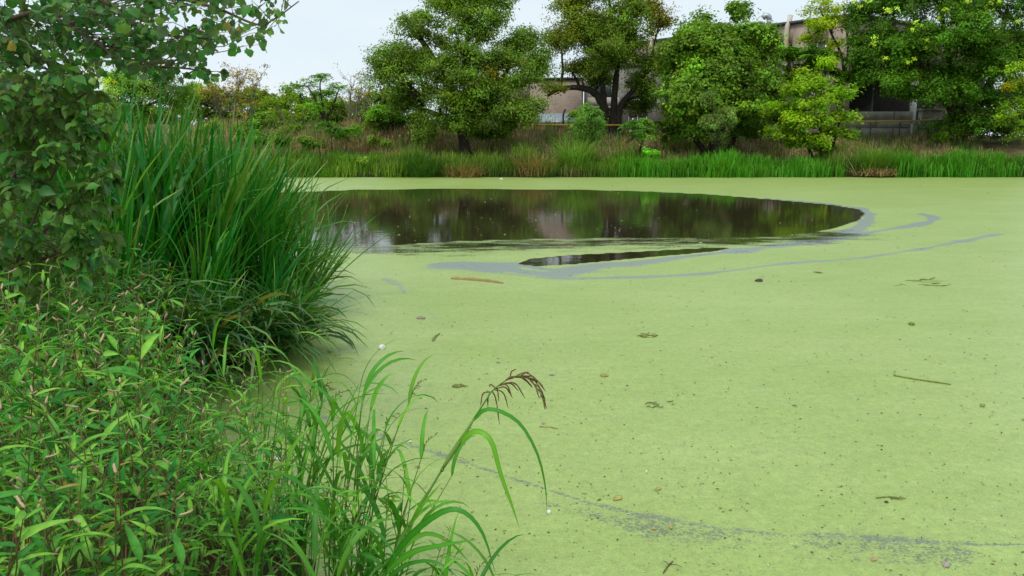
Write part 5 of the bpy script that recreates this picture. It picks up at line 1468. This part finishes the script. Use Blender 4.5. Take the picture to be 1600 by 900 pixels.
leafy_woody('mulberry_shrub', 'dark broad-leaved shrub left of the cattails under the silvery poplar', 'shrub', (sb[0], sb[1], sz), [
    ([(-60, 560, 5.0), (-30, 420, 5.0), (10, 300, 4.9), (70, 200, 4.8), (140, 140, 4.7)], 0.018, 0.004),
    ([(-60, 560, 5.0), (10, 440, 4.9), (80, 350, 4.8), (150, 290, 4.7), (185, 280, 4.6)], 0.014, 0.003),
    ([(-70, 560, 5.1), (-60, 380, 5.2), (-20, 240, 5.2), (20, 160, 5.1)], 0.016, 0.004),
    ([(-40, 560, 4.9), (40, 430, 4.7), (100, 390, 4.6), (160, 370, 4.6)], 0.012, 0.003),
    ([(-40, 560, 5.0), (30, 400, 4.8), (90, 260, 4.7), (150, 215, 4.6)], 0.012, 0.003)],
    [(-80, 110), (60, 110), (140, 135), (182, 165), (160, 215), (200, 255), (176, 300), (206, 345), (180, 395), (190, 430), (165, 460), (90, 470), (-80, 480)],
    330, (4.3, 5.6), [broad_leaf(0.068), broad_leaf(0.06, 0.4), broad_leaf(0.085, 0.34), broad_leaf(0.046, 0.38)], 'shrub', 0.4, 9, 300, None, droop=0.45, tw_r=0.0028, dark=(0.7, 1.25))

# ------------------------------------------------------------------ things floating on the duckweed
def lump(u, v, r, flat, mat, label, name, cat, sub=None, zoff=0.006):
    p = gnd(u, v); g = Geo()
    n, m = 7, 12
    V = []
    for i in range(n + 1):
        ph_ = math.pi * i / n
        for j in range(m):
            th_ = 2 * math.pi * j / m
            k = 1 + rng.uniform(-0.22, 0.22)
            V.append((math.cos(th_) * math.sin(ph_) * r * k, math.sin(th_) * math.sin(ph_) * r * k * 0.8, math.cos(ph_) * r * flat * k + r * flat * 0.5))
    idx = np.arange(len(V)).reshape(n + 1, m)
    q = np.stack((idx[:-1], idx[1:], np.roll(idx, -1, 1)[1:], np.roll(idx, -1, 1)[:-1]), -1).reshape(-1, 4)
    g.add(V, q)
    o = link(name, g.mesh(name, M[mat], True)); o.location = (p[0], p[1], zoff - 0.004); o.rotation_euler = (0, 0, rng.uniform(0, 6))
    tag(o, label, cat)
    return o
M['weed_dark'] = solid_mat('weed_dark', (0.12, 0.15, 0.04), (0.22, 0.25, 0.07), 40, 0.8)
M['litter'] = solid_mat('litter', (0.7, 0.7, 0.68), (0.8, 0.8, 0.79), 20, 0.5)
M['dead_leaf'] = solid_mat('dead_leaf', (0.28, 0.2, 0.09), (0.4, 0.27, 0.14), 30, 0.8)
M['grey_leaf'] = solid_mat('grey_leaf', (0.24, 0.19, 0.18), (0.34, 0.28, 0.26), 30, 0.7)
M['green_leaf'] = solid_mat('green_leaf', (0.16, 0.2, 0.04), (0.4, 0.34, 0.1), 30, 0.6)
M['reed_stem'] = solid_mat('reed_stem', (0.26, 0.19, 0.07), (0.4, 0.28, 0.15), 20, 0.8)
def stick(pts, r, mat, label, name='floating_stick', cat='stick', forks=()):
    w_ = [np.array((*gnd(u, v)[:2], 0.006)) for u, v in pts]
    org = w_[0]; root = empty(name, org)
    c = bez(w_, 10); c[:, 2] += rng.uniform(0, 0.004, 10)
    g = Geo(); tube(g, c - org, r * np.array([0.6, 1.1, 0.9, 1.05, 1.0, 0.9, 1.0, 0.85, 0.7, 0.4]), 7, wob=0.15)
    link('stem', g.mesh('stick', M[mat]), root)
    for (pa, pb) in forks:
        a_, b_ = np.array((*gnd(*pa)[:2], 0.01)) - org, np.array((*gnd(*pb)[:2], 0.02)) - org
        g = Geo(); tube(g, bez([a_, (a_ + b_) / 2 + (0, 0, 0.006), b_], 6), np.linspace(r * 0.6, r * 0.3, 6), 5); link('twig', g.mesh('twig', M[mat]), root)
    tag(root, label, cat)
stick([(705, 436), (730, 437.5), (760, 440), (786, 443.5)], 0.035, 'reed_stem', 'pale brown reed stem floating below the open water', 'floating_reed', 'reed')
stick([(1396, 588), (1430, 594), (1486, 602)], 0.009, 'weed_dark', 'thin straight dark twig floating at the right', forks=[((1400, 589), (1395, 586))])
stick([(1368, 780), (1390, 778), (1416, 781)], 0.004, 'weed_dark', 'short thin twig floating at the lower right')
stick([(842, 668), (858, 668.5), (872, 671)], 0.005, 'reed_stem', 'short straw piece floating right of the seed head')
stick([(676, 534), (680, 528), (687, 522)], 0.016, 'weed_dark', 'short slanting dark stick floating in the middle left')
stick([(1036, 898), (1045, 885), (1052, 878)], 0.004, 'twig', 'small reddish branched twig poking out at the bottom edge', forks=[((1045, 885), (1035, 882)), ((1047, 884), (1066, 892))])
def weed_mat(u, v, ru, rv, n, r, label):
    """a drifting tangle of thin strands"""
    org = gnd(u, v); root = empty('weed_tangle', (org[0], org[1], 0.004))
    sx_ = ru * np.linalg.norm(org) / F; sy_ = abs(gnd(u, v - rv)[1] - gnd(u, v + rv)[1]) / 2
    for k in range(n):
        p = np.array((rng.normal(0, sx_ * 0.45), rng.normal(0, sy_ * 0.45), 0.003)); a_ = rng.normal(0.0, 0.5); l_ = sx_ * rng.uniform(0.15, 0.7)
        q = p + np.array((math.cos(a_) * l_, math.sin(a_) * l_ * 0.8, rng.uniform(0, 0.01)))
        m_ = (p + q) / 2 + np.array((rng.normal(0, l_ * 0.12), rng.normal(0, l_ * 0.2), rng.uniform(0, r)))
        g_ = Geo(); tube(g_, bez([p, m_, q], 7), r * rng.uniform(0.4, 1.2) * np.array([0.5, 0.9, 1.1, 0.9, 1.0, 0.8, 0.3]), 5, wob=0.3)
        link('strand', g_.mesh('strand', M['weed_dark']), root)
    tag(root, label, 'weed')
weed_mat(1030, 636, 26, 5, 11, 0.004, 'soggy weed tangle drifting right of the seed head in mid pond')
weed_mat(1004, 525, 18, 6, 15, 0.007, 'tangled dark weed clump drifting near the middle of the pond')
weed_mat(1432, 442, 45, 10, 14, 0.007, 'faint scattered weed strands drifting far right below the streaks')
weed_mat(1395, 780, 26, 5, 9, 0.003, 'thin weed strands beside the short twig at the lower right')
weed_mat(716, 605, 14, 4, 8, 0.006, 'small weed strands around the algae lump left of the seed head')
weed_mat(510, 610, 14, 6, 9, 0.005, 'thin weed strands by the foot of the cattails')
stick([(1083, 276.5), (1092, 276), (1100, 276.5)], 0.06, 'frame', 'pale plank lying at the foot of the far cattail bed', 'floating_plank', 'plank')
lump(597, 546, 0.045, 0.75, 'litter', 'small white ball floating below the cattails', 'floating_ball', 'ball')
lump(658, 498, 0.06, 0.3, 'grey_leaf', 'pinkish grey oval object floating right of the cattails', 'floating_pod', 'pod')
lump(714, 605, 0.04, 0.4, 'weed_dark', 'dark green algae lump left of the seed head', 'algae_lump', 'algae')
lump(1186, 440, 0.06, 0.5, 'dark_metal_and_shade', 'dark round lump floating below the thin streak', 'floating_lump', 'lump')
lump(1424, 508, 0.045, 0.5, 'weed_dark', 'dull green lump floating at the upper right', 'floating_lump', 'lump')
lump(944, 588, 0.05, 0.25, 'green_leaf', 'small pale weed tuft floating right of the seed head', 'weed_tuft', 'weed')
lump(641, 691, 0.014, 0.5, 'litter', 'tiny white scrap floating above the grass clump', 'white_scrap', 'litter')
lump(857, 803, 0.017, 0.9, 'litter', 'white fluffy scrap at the tip of the hanging blade', 'white_scrap', 'litter')
lump(1010, 737, 0.01, 0.5, 'litter', 'tiny white scrap in the lower middle of the duckweed', 'white_scrap', 'litter')
lump(783, 280.5, 0.11, 0.4, 'litter', 'white scrap floating by the far shore below the broad tree', 'white_scrap', 'litter')
lump(1385, 786, 0.013, 0.7, 'dark_metal_and_shade', 'small dark pebble-like lump beside the short thin twig', 'floating_lump', 'lump')
lump(434, 718, 0.03, 0.4, 'litter', 'white litter caught among the grass stems', 'litter_scrap', 'litter')
def floating_leaf(u, v, s, mat, label, curl=0.15):
    p = gnd(u, v); V, q, T, C = broad_leaf(s, 0.3)
    V = np.array(V); V[:, 2] = np.abs(V[:, 1]) * curl + 0.3 * s * curl * (V[:, 0] / s) ** 2 + 0.004
    o = link('floating_leaf', Geo().add(V, q, T, C).mesh('floating_leaf', M[mat])); o.location = (p[0], p[1], 0.004); o.rotation_euler = (0, 0, rng.uniform(0, 6.28))
    tag(o, label, 'leaf')
floating_leaf(1238, 634, 0.05, 'green_leaf', 'yellow-brown leaf floating in the right middle of the duckweed', 0.4)
floating_leaf(1533, 637, 0.07, 'weed_dark', 'curled dark leaf floating near the right edge', 0.5)
floating_leaf(1597, 657, 0.05, 'weed_dark', 'dark leaf cut by the right picture edge', 0.5)
floating_leaf(1018, 829, 0.035, 'dead_leaf', 'left one of two small orange leaves at the bottom')
floating_leaf(1048, 828, 0.04, 'dead_leaf', 'right one of two small orange leaves at the bottom')
floating_leaf(1157, 843, 0.025, 'dead_leaf', 'tiny brown leaf below the dark speckled streak', 0.5)
floating_leaf(1362, 878, 0.05, 'dead_leaf', 'pale orange leaf near the bottom right')
floating_leaf(1476, 888, 0.06, 'grey_leaf', 'purplish leaf in the bottom right corner')
floating_leaf(1024, 767, 0.06, 'green_leaf', 'yellowish leaf floating above the speckled streak', 0.1)
floating_leaf(960, 783, 0.09, 'green_leaf', 'pale green leaf half sunk beside the speckled streak', 0.08)
floating_leaf(654, 733, 0.045, 'weed_dark', 'dark leaf floating between grass clump and bending stalk', 0.3)
floating_leaf(848, 664, 0.045, 'grey_leaf', 'pinkish leaf floating beside the straw piece', 0.2)
floating_leaf(1110, 560, 0.04, 'grey_leaf', 'pinkish leaf floating in the middle of the pond', 0.2)
floating_leaf(775, 567, 0.05, 'grey_leaf', 'grey leaf floating just above the seed head', 0.3)
floating_leaf(858, 587, 0.06, 'grey_leaf', 'pinkish brown leaf just right of the seed head tip', 0.3)
floating_leaf(1285, 427, 0.16, 'dead_leaf', 'brown leaf fragment floating below the upper right streaks', 0.3)
floating_leaf(520, 550, 0.08, 'weed_dark', 'dark leaf floating at the foot of the cattails', 0.3)
# countless specks of debris
n = 4200
u = rng.uniform(430, 1640, n); v = 285 + 620 * rng.uniform(0, 1, n) ** 0.8
P = np.array([gnd(a_, b_) for a_, b_ in zip(u, v)])
s = rng.uniform(0.35, 1.05, n) ** 2.5 * (0.005 + 0.00125 * P[:, 1]) * 1.1
ang = rng.uniform(0, 6.28, n); asp = rng.uniform(0.2, 0.6, n)
cx, sx = np.cos(ang), np.sin(ang)
t = np.stack((cx, sx, np.zeros(n)), -1) * s[:, None]; b = np.stack((-sx, cx, np.zeros(n)), -1) * (s * asp)[:, None]
P[:, 2] = 0.008
up_ = np.array((0, 0, 1.0)) * (s * 0.3)[:, None]
V = np.stack((P - t, P - b, P + t, P + b, P + up_), 1).reshape(-1, 3)
k = np.arange(n)[:, None] * 5
T = np.concatenate([k + np.array(x) for x in ((0, 1, 4), (1, 2, 4), (2, 3, 4), (3, 0, 4))])
pal = np.array(((0.3, 0.33, 0.1), (0.22, 0.25, 0.08), (0.9, 0.95, 0.35), (0.9, 0.8, 0.75), (2.0, 2.0, 2.0), (0.6, 0.7, 0.2)))
hw = np.array([gnd(a_, b_) for a_, b_ in zip(rng.uniform(500, 1320, n), 300 + 82 * rng.uniform(0, 1, n) ** 0.5)])
inw = (np.arange(n) < 420)
P[inw] = hw[inw] * (1, 1, 0) + (0, 0, 0.008)
V = np.stack((P - t, P - b, P + t, P + b, P + up_), 1).reshape(-1, 3)
C = pal[rng.choice(6, n, p=(0.24, 0.26, 0.22, 0.05, 0.03, 0.2))]
M['specks'] = solid_mat('specks', (0.3, 0.3, 0.28), (0.36, 0.35, 0.33), 30, 0.8)
C[inw] = (1.1, 1.3, 0.6)
o = link('debris', Geo().add(V, None, T, np.repeat(C, 5, 0)).mesh('debris', M['specks'], False))
tag(o, 'tiny dark and pale specks of plant debris scattered over the duckweed', 'debris', kind='stuff')
